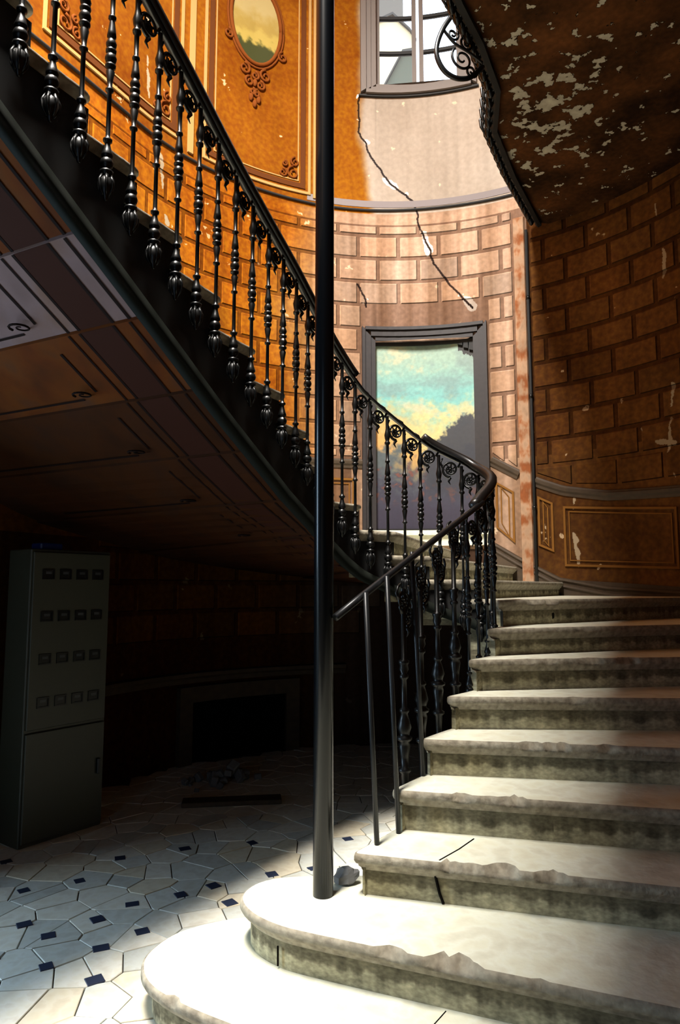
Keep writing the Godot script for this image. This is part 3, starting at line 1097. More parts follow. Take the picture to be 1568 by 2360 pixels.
func build_stairs() -> void:
	var sc := thing("marble_staircase", "curved marble staircase with worn chipped treads, rising right and round to the upper left", "staircase")
	# the two round-ended bottom steps
	var d1 := Vector2(0.927, -0.375)
	var p1 := smooth2([Vector2(0.10, 3.24), Vector2(-0.20, 3.24), Vector2(-0.40, 3.22), Vector2(-0.55, 3.17), Vector2(-0.69, 3.07), Vector2(-0.76, 2.92), Vector2(-0.755, 2.80), Vector2(-0.69, 2.68), Vector2(-0.56, 2.57), Vector2(-0.38, 2.46), Vector2(-0.10, 2.315), Vector2(0.25, 2.15)], 0.025)
	p1.append_array(resample([Vector2(0.25, 2.15), Vector2(0.25, 2.15) + d1 * 1.9], 0.03).slice(1))
	make_step(sc, 1, p1, [Vector2(2.3, 1.75), Vector2(2.3, 3.24)], 0.17, 0.0, 0.0, 40)
	var p2 := smooth2([Vector2(0.30, 3.22), Vector2(0.05, 3.225), Vector2(-0.22, 3.21), Vector2(-0.34, 3.16), Vector2(-0.40, 3.07), Vector2(-0.405, 2.97), Vector2(-0.35, 2.86), Vector2(-0.25, 2.765), Vector2(-0.13, 2.70), Vector2(0.18, 2.57), Vector2(0.45, 2.46)], 0.025)
	p2.append_array(resample([Vector2(0.45, 2.46), Vector2(0.45, 2.46) + Vector2(0.93, -0.37) * 1.75], 0.03).slice(1))
	make_step(sc, 2, p2, [Vector2(2.2, 1.9), Vector2(2.2, 3.22)], 0.34, 0.17, 0.17, 30)
	for k in range(3, 35):
		var raw := []
		var ext := 1.0 + 0.07 / maxf(0.1, inner[k + 1].distance_to(inner[mini(k + 2, 35)]))
		var m := 6
		for i in m + 1:
			raw.append(I(k + ext * (1.0 - float(i) / m)))
		var o: Vector2 = W(out_s[k], -0.03)
		raw = resample(raw, 0.02)
		while raw.size() > 3 and raw[-1].distance_to(inner[k]) < 0.045:
			raw.pop_back()
		var f0: Vector2 = raw[-1]
		var f1: Vector2 = inner[k] + (o - inner[k]).normalized() * 0.05
		for i in range(1, 9):
			var b0: float = i / 9.0
			raw.append(f0.lerp(inner[k], b0).lerp(inner[k].lerp(f1, b0), b0))
		var corner: int = raw.size()
		raw.append_array(resample([f1, o], 0.018))
		var back := []
		var s: float = out_s[k] - 0.12
		var se: float = out_s[k + 1] - 0.09
		while s > se:
			back.append(W(s, -0.03))
			s -= 0.15
		back.append(W(se, -0.03))
		back.append(I(k + ext) + In(k + ext) * 0.05)
		var foot: float = 0.0 if k <= 9 else rise[k] - 0.30
		make_step(sc, k, raw, back, rise[k], rise[k - 1], foot, corner)
	# cracks through the stone
	var s2 := sc.get_node("step_001")
	crack(s2, [P(-0.235, 0.18, 2.795), P(-0.236, 0.25, 2.796)], 0.004)
	var s3 := sc.get_node("step_002")
	crack(s3, [P(0.385, 0.445, 2.945), P(0.40, 0.38, 2.94), P(0.415, 0.342, 2.935)], 0.006)
	crack(s3.get_node("tread"), [P(0.40, 0.509, 2.93), P(0.50, 0.509, 3.05), P(0.585, 0.509, 3.17)], 0.004)
	crack(sc.get_node("step/tread"), [P(0.36, 0.169, 2.53), P(0.27, 0.169, 2.40), P(0.16, 0.169, 2.24)], 0.003)
	riser_patch(sc, 5, [Vector2(1.07, 0.80), Vector2(1.33, 0.795), Vector2(1.31, 0.765), Vector2(1.32, 0.74), Vector2(1.28, 0.70), Vector2(1.20, 0.695), Vector2(1.16, 0.72), Vector2(1.13, 0.715), Vector2(1.11, 0.75), Vector2(1.09, 0.76)])
	riser_patch(sc, 6, [Vector2(1.40, 0.965), Vector2(1.485, 0.965), Vector2(1.48, 0.90), Vector2(1.47, 0.875), Vector2(1.405, 0.872), Vector2(1.41, 0.92)])
	riser_patch(sc, 9, [Vector2(1.45, 1.43), Vector2(1.47, 1.435), Vector2(1.47, 1.40), Vector2(1.455, 1.39)])
	# cut string on the well side
	var st := begin()
	var ed := []
	for k in range(8, 34):
		for j in 6:
			var ta := k + j / 6.0
			var tb := k + (j + 1) / 6.0
			if ta < 8.6:
				continue
			var a := I(ta) + In(ta) * 0.036
			var b := I(tb) + In(tb) * 0.036
			var h: float = rise[k] - (0.068 if k < 13 else 0.042)
			quad(st, V(a, under_h(ta)), V(a, h), V(b, h), V(b, under_h(tb)))
			ed.append(V(I(ta) + In(ta) * 0.02, under_h(ta)))
	part("stringer", st, M.string, sc)
	st = begin(false)
	sweep(st, ed, [Vector2(-0.03, -0.03), Vector2(0.0, -0.035), Vector2(0.03, -0.02), Vector2(0.035, 0.01), Vector2(0.02, 0.03), Vector2(-0.03, 0.03)])
	part("string_moulding", st, M.string_edge, sc)
	# painted underside, one stepped panel after another
	var cuts := [8.6, 10.2, 11.8, 13.2, 14.6, 15.9, 17.2, 18.5, 19.8, 21.1, 22.4, 23.7, 25.0, 26.3, 27.6, 28.9, 30.2, 31.5, 32.8]
	for c in cuts.size() - 1:
		var t0: float = cuts[c]
		var t1: float = cuts[c + 1]
		st = begin()
		var bands := begin()
		var nt := 5
		for i in nt:
			var f0 := float(i) / nt
			var f1 := float(i + 1) / nt
			soffit_strip(st, t0, t1, f0, f1, 0.0, 1.0, 0.0, true)
			for q in [[0.20, 0.40]]:
				soffit_strip(bands, t0, t1, f0, f1, q[0], q[1], 0.003, false)
		# drop at the end of the panel
		var a := under_pt(t1, 0.0)
		var b := under_pt(t1, 9.0)
		var e := under_h(t1)
		quad(st, V(a, e), V(a, e - 0.014), V(b, e - 0.014), V(b, e))
		var pn := part("soffit_panel", st, M.soffit_lilac if absf(t0 - 19.8) < 0.1 else M.soffit if t0 > 18.4 else M.soffit_brown, sc)
		# little scroll at the corner of the painted frame
		var sp := []
		for i in 22:
			var an := i * 0.42
			var rr := 0.055 * (1.0 - i / 26.0)
			var tt := lerpf(t0, t1, 0.13)
			var base := under_pt(tt, 0.67)
			var fl := (I(tt + 0.1) - I(tt)).normalized()
			var q2 := base + fl * (0.05 + sin(an) * rr) + (under_pt(tt, 0.8) - base).normalized() * (cos(an) * rr)
			sp.append(V(q2, saw_h(tt, t0, t1) - 0.004))
		var scr := begin()
		tube(scr, sp, 0.006, 0.003, 5)
		put("painted_scroll", mesh_of(scr), M.soffit_line, pn)
		put("painted_band", mesh_of(bands), M.soffit_dark, pn)
		for q in [[0.10, 0.115, 0.0, 1.0], [0.195, 0.21, 0.0, 1.0], [0.40, 0.415, 0.0, 1.0], [0.47, 0.482, 0.0, 1.0], [0.60, 0.615, 0.2, 0.8], [0.72, 1.9, 0.10, 0.13]]:
			var ln := begin()
			var parts := 1 if q[1] > 1.0 else 5
			for i in parts:
				soffit_strip(ln, t0, t1, lerpf(q[2], q[3], float(i) / parts), lerpf(q[2], q[3], float(i + 1) / parts), q[0], q[1], 0.005, false)
			part("painted_line", ln, M.soffit_line, pn)

func under_pt(t: float, dist: float) -> Vector2:
	var a := I(t) + In(t) * 0.0
	var b := W(hit_wall(I(t), dir_at(t)), -0.03)
	return a + (b - a).normalized() * minf(dist, a.distance_to(b))

func saw_h(t: float, t0: float, t1: float) -> float:
	return under_h(t) - 0.014 * (t - t0) / (t1 - t0)

func soffit_strip(st: SurfaceTool, t0: float, t1: float, f0: float, f1: float, da: float, db: float, down: float, whole: bool) -> void:
	var ta := lerpf(t0, t1, f0)
	var tb := lerpf(t0, t1, f1)
	var ha := saw_h(ta, t0, t1) - down
	var hb := saw_h(tb, t0, t1) - down
	var x0 := 0.0 if whole else da
	var x1 := 9.0 if whole else db
	quad(st, V(under_pt(ta, x0), ha), V(under_pt(ta, x1), ha), V(under_pt(tb, x1), hb), V(under_pt(tb, x0), hb))

# ------------------------------------------------------------------ what is on the wall
func dado_h(s: float) -> float:
	var xs := [-9.0, 1.04, 1.33, 1.53, 1.76, 2.19, 2.89, 4.5, 14.0]
	var ys := [2.93, 2.93, 2.755, 2.66, 2.565, 2.48, 2.446, 2.44, 2.44]
	for i in 8:
		if s <= xs[i + 1]:
			return lerpf(ys[i], ys[i + 1], (s - xs[i]) / (xs[i + 1] - xs[i]))
	return 2.44

func foot_h(s: float) -> float:
	var xs := [0.9, 1.05, 1.31, 1.69, 2.15, 2.84, 14.0]
	var ys := [2.13, 2.045, 1.885, 1.685, 1.60, 1.56, 1.56]
	for i in 6:
		if s <= xs[i + 1]:
			return lerpf(ys[i], ys[i + 1], clampf((s - xs[i]) / (xs[i + 1] - xs[i]), 0, 1))
	return 1.56

func wall_block(s0: float, s1: float, a0: float, a1: float, top: float) -> void:
	var st := begin()
	var g := 0.017
	var bv := 0.010
	var off := 0.007 + rng.randf_range(-0.002, 0.002)
	var tone := 1.0 + rng.randf_range(-0.10, 0.07)
	var warm := rng.randf_range(-0.03, 0.03)
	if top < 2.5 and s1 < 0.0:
		tone *= 0.55   # low blocks darkened to stand for shade under the flight
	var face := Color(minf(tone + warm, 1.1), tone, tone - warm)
	s0 += g
	s1 -= g
	a0 += g
	a1 += g
	top -= g
	var n := 3
	for i in n:
		var f0 := float(i) / n
		var f1 := float(i + 1) / n
		var x0 := lerpf(s0 + bv, s1 - bv, f0)
		var x1 := lerpf(s0 + bv, s1 - bv, f1)
		var l0 := lerpf(a0, a1, f0) + bv
		var l1 := lerpf(a0, a1, f1) + bv
		st.set_color(face)
		quad(st, WP(x0, l0, off), WP(x0, top - bv, off), WP(x1, top - bv, off), WP(x1, l1, off), wall_uv(x0, l0), wall_uv(x0, top), wall_uv(x1, top), wall_uv(x1, l1))
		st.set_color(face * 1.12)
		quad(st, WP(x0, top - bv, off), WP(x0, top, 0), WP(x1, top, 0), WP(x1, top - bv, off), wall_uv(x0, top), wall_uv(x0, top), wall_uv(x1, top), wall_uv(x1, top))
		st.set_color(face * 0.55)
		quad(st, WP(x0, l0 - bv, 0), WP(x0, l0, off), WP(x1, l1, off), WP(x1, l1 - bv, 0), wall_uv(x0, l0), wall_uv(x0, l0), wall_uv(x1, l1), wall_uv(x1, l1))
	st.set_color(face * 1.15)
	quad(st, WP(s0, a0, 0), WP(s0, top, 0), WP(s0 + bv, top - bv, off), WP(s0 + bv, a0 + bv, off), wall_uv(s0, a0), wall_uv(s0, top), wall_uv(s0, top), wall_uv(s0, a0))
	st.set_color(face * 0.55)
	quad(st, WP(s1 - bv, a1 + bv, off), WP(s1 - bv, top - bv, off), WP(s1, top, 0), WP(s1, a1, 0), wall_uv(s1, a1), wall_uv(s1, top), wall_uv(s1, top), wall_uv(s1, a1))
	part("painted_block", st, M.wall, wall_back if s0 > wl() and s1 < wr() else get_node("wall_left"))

func build_wall_dress() -> void:
	# mock stone blocks
	var course := 0.267
	var bw := 0.447
	for row in range(-1, 11):
		var top := 5.49 - row * course
		var bot := top - course
		if row == -1:
			top = 5.615
		var shift := 0.08 if row % 2 == 0 else 0.30
		for n in range(-11, 8):
			var s0 := shift + n * bw
			var s1 := s0 + bw
			if s1 < -4.4 or s0 > 3.3:
				continue
			if s0 < -1.7 and bot < 3.2 + (-1.7 - s0) * 0.9:
				continue
			if absf(s1 - wl()) < 0.02 or (s0 < wl() and s1 > wl()):
				pass
			var pieces := [[s0, s1]]
			if bot < 4.44 and s1 > -0.33 and s0 < 1.03:
				pieces = []
				if s0 < -0.40:
					pieces.append([s0, -0.33])
				if s1 > 1.10:
					pieces.append([1.03, s1])
			# the casing of the wall pipe
			for q in pieces.duplicate():
				if q[0] < 1.47 and q[1] > 1.32:
					pieces.erase(q)
					if q[0] < 1.24:
						pieces.append([q[0], 1.325])
					if q[1] > 1.56:
						pieces.append([1.485, q[1]])
			for q in pieces:
				var l0 := maxf(bot, dado_h(q[0]) + 0.05)
				var l1 := maxf(bot, dado_h(q[1]) + 0.05)
				if top - maxf(l0, l1) < 0.07 or q[1] - q[0] < 0.07:
					continue
				wall_block(q[0], q[1], l0, l1, top)
	# the same blocks go on low in the dark, under the upper flight
	for row in range(0, 5):
		var top := 2.45 - row * course
		var shift := 0.1 if row % 2 == 0 else 0.32
		for n in range(-8, -1):
			wall_block(shift + n * bw, shift + (n + 1) * bw, top - course, top - course, top)
	# thin dark cable moulding above the blocks
	var st := begin(false)
	var pts := []
	var s := -4.9
	while s < 1.58:
		pts.append(WP(s, 5.79 + 0.006 * sin(s * 3.0), 0.012))
		s += 0.08
	tube(st, pts, 0.014, 0.014, 8)
	structure("trim_1", st, M.window_dark, "thin dark horizontal cord moulding above the painted blocks", "moulding")
	st = begin()
	wall_bar(st, -0.95, 5.825, 5.90, 1.50, 5.825, 5.90, 0.004)
	obj("plaster_band", st, M.plaster_grey, get_node("trim_1"))
	# dado rail
	for rg in [[-0.95, -0.33, "left"], [1.04, 1.325, "a"], [1.485, 5.0, "b"]]:
		pts = []
		s = rg[0]
		while s < rg[1] + 0.001:
			pts.append(WP(s, dado_h(s), 0.0))
			s = minf(s + 0.06, rg[1]) if s < rg[1] else 99.0
		st = begin()
		sweep(st, pts, [Vector2(0.0, -0.06), Vector2(0.012, -0.06), Vector2(0.016, -0.035), Vector2(0.03, -0.015), Vector2(0.034, 0.012), Vector2(0.022, 0.02), Vector2(0.018, 0.035), Vector2(0.0, 0.04)])
		var nm := "trim_2" if rg[2] == "left" else "trim_3" if rg[2] == "a" else "trim_4"
		structure(nm, st, M.moulding, {"left": "short dado rail on the wall left of the painted landscape", "a": "sloping dado rail between the painted landscape and the pipe casing", "b": "dado rail curving down the dark wall right of the pipe casing"}[rg[2]], "dado rail")
	# skirting that follows the winding steps
	pts = []
	var pts2 := []
	s = 1.04
	while s < 3.6:
		pts.append(WP(s, foot_h(s), 0.0))
		pts2.append(WP(s, foot_h(s) - 0.06, 0.0))
		s += 0.06
	st = begin()
	var mp := [Vector2(0.0, -0.022), Vector2(0.016, -0.022), Vector2(0.03, -0.006), Vector2(0.026, 0.012), Vector2(0.0, 0.02)]
	sweep(st, pts, mp)
	sweep(st, pts2, mp)
	wall_bar(st, 1.04, foot_h(1.04) - 0.3, foot_h(1.04), 1.69, foot_h(1.69) - 0.3, foot_h(1.69), 0.012)
	wall_bar(st, 1.69, foot_h(1.69) - 0.2, foot_h(1.69), 3.6, foot_h(3.6) - 0.2, foot_h(3.6), 0.012)
	structure("baseboard_back", st, M.moulding, "moulded skirting sloping down the curved wall beside the winding steps", "skirting")
	# framed panels below the dado
	for q in [[1.075, 2.22, 2.70, 1.265, 2.05, 2.58], [1.50, 2.02, 2.52, 1.655, 1.95, 2.44], [1.755, 1.81, 2.40, 2.86, 1.76, 2.30], [3.0, 1.74, 2.29, 4.3, 1.72, 2.28], [-0.80, 2.30, 2.76, -0.42, 2.30, 2.76]]:
		st = begin()
		wall_frame(st, q[0], q[1], q[2], q[3], q[4], q[5], 0.022, 0.016)
		wall_frame(st, q[0] + 0.05, q[1] + 0.05, q[2] - 0.05, q[3] - 0.05, q[4] + 0.05, q[5] - 0.05, 0.012, 0.011)
		part("panel_frame", st, M.panel_line, wall_back)
	# upper painted panels with their borders
	for q in [[-2.12, -0.975, 5.94, 9.3], [-3.95, -2.50, 5.98, 9.3]]:
		var par: Node = wall_back if q[0] > -2.9 else get_node("wall_left")
		st = begin()
		wall_frame(st, q[0], q[2], q[3], q[1], q[2], q[3], 0.055, 0.010)
		part("panel_border", st, M.panel_brown, par)
		st = begin()
		wall_frame(st, q[0] - 0.06, q[2] - 0.06, q[3] + 0.06, q[1] + 0.06, q[2] - 0.06, q[3] + 0.06, 0.028, 0.016)
		wall_frame(st, q[0] + 0.075, q[2] + 0.075, q[3] - 0.075, q[1] - 0.075, q[2] + 0.075, q[3] - 0.075, 0.012, 0.008)
		part("panel_moulding", st, M.panel_cream, par)
		st = begin(false)
		for c in [[q[0] + 0.14, 1.0], [q[1] - 0.14, -1.0]]:
			for v in [[0.0, 0.0, 0.075, 1.0], [0.12, -0.02, 0.05, -1.0], [-0.02, 0.13, 0.055, 1.0], [0.10, 0.09, 0.035, -1.0]]:
				curl(st, c[0] + v[0] * c[1], q[2] + 0.15 + v[1], v[2], v[3] * c[1], 0.013)
		part("corner_scroll", st, M.ornament, par)
	# thin upright strip between the panels
	st = begin()
	wall_bar(st, -2.36, 5.85, 9.4, -2.30, 5.85, 9.4, 0.02)
	wall_bar(st, -0.885, 5.85, 9.4, -0.86, 5.85, 9.4, 0.02)
	part("wall_strip", st, M.panel_cream, wall_back)
	# oval medallion
	var md := thing("oval_medallion", "oval landscape medallion in a scrolled frame high on the orange wall panel", "wall painting")
	var ring := []
	var n := 40
	st = begin(false)
	for i in n + 1:
		var a := TAU * i / n
		ring.append(WP(-1.575 + cos(a) * 0.30, 7.68 + sin(a) * 0.48, 0.012))
	tube(st, ring, 0.022, 0.022, 8)
	var ring2 := []
	for i in n + 1:
		var a := TAU * i / n
		ring2.append(WP(-1.575 + cos(a) * 0.335, 7.68 + sin(a) * 0.52, 0.008))
	tube(st, ring2, 0.013, 0.013, 6)
	part("frame", st, M.ornament, md)
	st = begin()
	for i in n:
		var a := TAU * i / n
		var b := TAU * (i + 1) / n
		tri(st, WP(-1.575, 7.68, 0.006), WP(-1.575 + cos(b) * 0.30, 7.68 + sin(b) * 0.48, 0.006), WP(-1.575 + cos(a) * 0.30, 7.68 + sin(a) * 0.48, 0.006), Vector2(0.5, 0.5), Vector2(0.5 + cos(b) * 0.5, 0.5 - sin(b) * 0.5), Vector2(0.5 + cos(a) * 0.5, 0.5 - sin(a) * 0.5))
	part("painting", st, M.oval_paint, md)
	st = begin(false)
	for v in [[-1.70, 7.10, 0.07, 1.0], [-1.45, 7.10, 0.07, -1.0], [-1.64, 6.97, 0.055, -1.0], [-1.51, 6.97, 0.055, 1.0], [-1.575, 7.06, 0.05, 1.0], [-1.60, 6.87, 0.04, 1.0], [-1.55, 6.86, 0.04, -1.0], [-1.90, 7.40, 0.06, 1.0], [-1.25, 7.40, 0.06, -1.0]]:
		curl(st, v[0], v[1], v[2], v[3], 0.016)
	for v in [[-1.575, 6.74], [-1.62, 6.80], [-1.53, 6.80], [-1.575, 6.98]]:
		ball(st, WP(v[0], v[1], 0.01), Vector3(0.028, 0.045, 0.02))
	part("ornament", st, M.ornament, md)

func curl(st: SurfaceTool, s: float, h: float, r: float, sg: float, thick: float) -> void:
	var pts := []
	for i in 20:
		var a := i * 0.45
		var q := r * (1.0 - i / 24.0)
		pts.append(WP(s + sg * sin(a) * q, h + cos(a) * q, 0.012))
	tube(st, pts, thick, thick * 0.6, 6)

func build_mural() -> void:
	var t := thing("landscape_mural", "painted landscape with a cloudy turquoise sky and dark tree, set in a grey door frame", "painting")
	var s0: float = MURAL[0]
	var s1: float = MURAL[1]
	var lo: float = MURAL[2]
	var hi: float = MURAL[3]
	var st := begin()
	var n := 8
	for i in n:
		var u0 := float(i) / n
		var u1 := float(i + 1) / n
		var a := lerpf(s0, s1, u0)
		var b := lerpf(s0, s1, u1)
		quad(st, WP(a, lo, -0.06), WP(a, hi - 0.03, -0.06), WP(b, hi - 0.03, -0.06), WP(b, lo, -0.06), Vector2(u0, 1), Vector2(u0, 0), Vector2(u1, 0), Vector2(u1, 1))
	part("canvas", st, M.mural, t)
	st = begin()
	wall_bar(st, s0, hi - 0.035, hi, s1, hi - 0.035, hi, -0.03, -0.2)
	part("gap_board", st, M.window_dark, t)
	# frame: three stepped mouldings
	st = begin()
	for q in [[0.0, 0.05, 0.02], [0.05, 0.115, 0.035], [0.115, 0.15, 0.055]]:
		var a: float = q[0]
		var b: float = q[1]
		wall_bar(st, s0 - b, lo, hi + b, s0 - a, lo, hi + a, q[2], -0.05)
		wall_bar(st, s1 + a, lo, hi + a, s1 + b, lo, hi + b, q[2], -0.05)
		wall_bar(st, s0 - a, hi + a, hi + b, s1 + a, hi + a, hi + b, q[2], -0.05)
	part("frame", st, M.frame_paint, t)
	st = begin()
	wall_bar(st, s0 - 0.17, lo - 0.05, lo, s1 + 0.17, lo - 0.05, lo, 0.09, -0.2)
	wall_bar(st, s0 - 0.15, lo - 0.16, lo - 0.05, s1 + 0.15, lo - 0.16, lo - 0.05, 0.05, -0.02)
	part("sill", st, M.marble, t)
	# torn bit of lining at the upper right corner
	st = begin()
	for q in [[0.0, 0.10], [-0.06, 0.07], [-0.12, 0.03]]:
		wall_bar(st, s1 - 0.05 + q[0], hi - q[1] - 0.02, hi - 0.02, s1 + q[0], hi - q[1] - 0.035, hi - 0.02, -0.03, -0.05)
	part("torn_lining", st, M.window_dark, t)

func build_window() -> void:
	var w := Node3D.new()
	w.name = "window_1"
	add_child(w)
	w.set_meta("kind", "structure")
	w.set_meta("label", "tall weathered casement window high in the curved wall")
	w.set_meta("category", "window")
	var s0: float = WIN[0]
	var s1: float = WIN[1]
	var lo: float = WIN[2]
	var hi: float = WIN[3]
	var st := begin()
	for q in [[0.0, 0.06, 0.02], [0.06, 0.12, 0.035], [0.12, 0.18, 0.06]]:
		var a: float = q[0]
		var b: float = q[1]
		wall_bar(st, s0 - b, lo - b * 0.72, hi + b, s0 - a, lo - a * 0.72, hi + a, q[2], -0.03)
		wall_bar(st, s1 + a, lo - a * 0.72, hi + a, s1 + b, lo - b * 0.72, hi + b, q[2], -0.03)
		wall_bar(st, s0 - a, hi + a, hi + b, s1 + a, hi + a, hi + b, q[2], -0.03)
		wall_bar(st, s0 - a, lo - b * 0.72, lo - a * 0.72, s1 + a, lo - b * 0.72, lo - a * 0.72, q[2], -0.03)
	part("frame", st, M.window_wood, w)
	st = begin()
	wall_bar(st, s0 - 0.20, lo - 0.155, lo - 0.135, s1 + 0.20, lo - 0.155, lo - 0.135, 0.03)
	part("sill_edge", st, M.window_dark, w)
	var mid := (s0 + s1) / 2.0
	for q in [[s0, mid - 0.015], [mid + 0.015, s1]]:
		var a: float = q[0]
		var b: float = q[1]
		st = begin()
		var f := 0.05
		wall_bar(st, a, lo, hi, a + f, lo, hi, -0.06, -0.11)
		wall_bar(st, b - f, lo, hi, b, lo, hi, -0.06, -0.11)
		wall_bar(st, a + f, lo, lo + 0.05, b - f, lo, lo + 0.05, -0.06, -0.11)
		wall_bar(st, a + f, hi - 0.06, hi, b - f, hi - 0.06, hi, -0.06, -0.11)
		var sash := part("casement", st, M.window_wood, w)
		var rows := [lo + 0.05, 7.76, 8.20, 8.64, hi - 0.06]
		for i in rows.size() - 1:
			if i > 0:
				st = begin()
				wall_bar(st, a + f, rows[i] - 0.018, rows[i] + 0.018, b - f, rows[i] - 0.018, rows[i] + 0.018, -0.065, -0.105)
				put("glazing_bar_%03d" % i, mesh_of(st), M.window_dark, sash)
			st = begin()
			wall_bar(st, a + f, rows[i] + (0.018 if i else 0.0), rows[i + 1] - 0.018, b - f, rows[i] + (0.018 if i else 0.0), rows[i + 1] - 0.018, -0.083, -0.087)
			put("pane_%03d" % i, mesh_of(st), M.glass, sash)
	# what stands outside
	var hs := thing("neighbour_house", "cream gabled house seen through the left casement of the high window", "building", "", P(1.05, 0.0, 12.5))
	st = begin()
	var gx := [-1.0, -0.30, -0.02, 0.32, 0.44]
	var gy := [12.45, 12.62, 12.76, 12.42, 12.2]
	for i in 4:
		for z in [0.0, -2.5]:
			quad(st, Vector3(gx[i], 0, z), Vector3(gx[i], gy[i], z), Vector3(gx[i + 1], gy[i + 1], z), Vector3(gx[i + 1], 0, z))
	for i in [0, 4]:
		quad(st, Vector3(gx[i], 0, 0), Vector3(gx[i], gy[i], 0), Vector3(gx[i], gy[i], -2.5), Vector3(gx[i], 0, -2.5))
	part("gable_wall", st, M.house_cream, hs)
	st = begin()
	var up := Vector3(0, 0.05, 0)
	for i in 4:
		var p0 := Vector3(gx[i], gy[i], 0.06)
		var p1 := Vector3(gx[i + 1], gy[i + 1], 0.06)
		var bk := Vector3(0, 0, -2.6)
		quad(st, p0, p0 + bk, p1 + bk, p1)
		quad(st, p0 + up, p0 + up + bk, p1 + up + bk, p1 + up)
		quad(st, p0, p0 + up, p1 + up, p1)
	part("roof", st, M.house_roof, hs)
	var tb := thing("tall_house", "taller grey house rising behind the cream gable outside the high window", "building", "", P(1.18, 0.0, 16.5))
	st = begin()
	box(st, Vector3(0.0, 9.5, -0.8), Vector3(0.46, 0, 0), Vector3(0, 9.5, 0), Vector3(0, 0, 0.8), 0.02)
	part("wall", st, M.house_grey, tb)
	st = begin()
	box(st, Vector3(0.0, 19.06, -0.8), Vector3(0.52, 0, 0), Vector3(0, 0.08, 0), Vector3(0, 0, 0.86), 0.02)
	part("roof", st, M.house_roof, tb)
	var lr := thing("lower_roof", "grey-green sloping roof in front of the cream gable outside the high window", "roof", "", P(0.95, 0.0, 10.6))
	st = begin()
	var lx := [-0.9, -0.30, 0.08, 0.30]
	var ly := [9.3, 9.62, 10.38, 10.42]
	for i in 3:
		for z in [0.0, -1.2]:
			quad(st, Vector3(lx[i], 0, z), Vector3(lx[i], ly[i], z), Vector3(lx[i + 1], ly[i + 1], z), Vector3(lx[i + 1], 0, z))
	quad(st, Vector3(0.30, 0, 0), Vector3(0.30, 10.42, 0), Vector3(0.30, 10.42, -1.2), Vector3(0.30, 0, -1.2))
	part("wall", st, M.house_moss, lr)
	st = begin()
	for i in 3:
		var p0 := Vector3(lx[i], ly[i], 0.05)
		var p1 := Vector3(lx[i + 1], ly[i + 1], 0.05)
		var bk := Vector3(0, 0, -1.3)
		quad(st, p0 + up, p0 + up + bk, p1 + up + bk, p1 + up)
		quad(st, p0, p0 + up, p1 + up, p1)
	part("slope", st, M.house_roof, lr)

# ------------------------------------------------------------------ iron railing
var post_prof := [Vector2(0.0, -0.375), Vector2(0.008, -0.368), Vector2(0.012, -0.352), Vector2(0.022, -0.335), Vector2(0.029, -0.312), Vector2(0.026, -0.288), Vector2(0.016, -0.272), Vector2(0.014, -0.266), Vector2(0.026, -0.260), Vector2(0.027, -0.250), Vector2(0.015, -0.244),
	Vector2(0.013, -0.238), Vector2(0.023, -0.230), Vector2(0.027, -0.216), Vector2(0.023, -0.202), Vector2(0.014, -0.195), Vector2(0.022, -0.190), Vector2(0.024, -0.182), Vector2(0.018, -0.165), Vector2(0.012, -0.142), Vector2(0.011, -0.130), Vector2(0.018, -0.125), Vector2(0.019, -0.116), Vector2(0.011, -0.110),
	Vector2(0.0095, -0.10), Vector2(0.009, 0.085), Vector2(0.016, 0.090), Vector2(0.017, 0.098), Vector2(0.010, 0.104), Vector2(0.011, 0.13), Vector2(0.018, 0.172), Vector2(0.012, 0.186), Vector2(0.021, 0.192), Vector2(0.022, 0.202), Vector2(0.013, 0.208), Vector2(0.020, 0.216), Vector2(0.024, 0.230), Vector2(0.020, 0.244), Vector2(0.013, 0.251),
	Vector2(0.021, 0.257), Vector2(0.022, 0.267), Vector2(0.013, 0.273), Vector2(0.019, 0.281), Vector2(0.022, 0.293), Vector2(0.018, 0.305), Vector2(0.013, 0.318), Vector2(0.019, 0.325), Vector2(0.017, 0.345), Vector2(0.011, 0.39), Vector2(0.010, 0.40), Vector2(0.016, 0.405), Vector2(0.016, 0.414), Vector2(0.010, 0.42),
	Vector2(0.0105, 0.52), Vector2(0.018, 0.525), Vector2(0.019, 0.536), Vector2(0.012, 0.545), Vector2(0.016, 0.56), Vector2(0.020, 0.585), Vector2(0.014, 0.61), Vector2(0.011, 0.63), Vector2(0.011, 0.71)]

func leaf_bulb(st: SurfaceTool, at: Vector3, r: float, h: float) -> void:
	# leaves wrapped round the drop
	for k in 6:
		var a := TAU * k / 6
		var d := Vector3(cos(a), 0, sin(a))
		tube(st, [at + d * r * 0.55 + Vector3(0, h * 0.5, 0), at + d * r * 1.12 + Vector3(0, h * 0.18, 0), at + d * r * 1.05 + Vector3(0, -h * 0.15, 0), at + d * r * 0.45 + Vector3(0, -h * 0.5, 0)], r * 0.30, r * 0.12, 5)

func baluster_mesh() -> ArrayMesh:
	var st := begin(false)
	lathe(st, post_prof, Vector3.ZERO, 10)
	leaf_bulb(st, Vector3(0, -0.31, 0), 0.027, 0.085)
	return mesh_of(st)

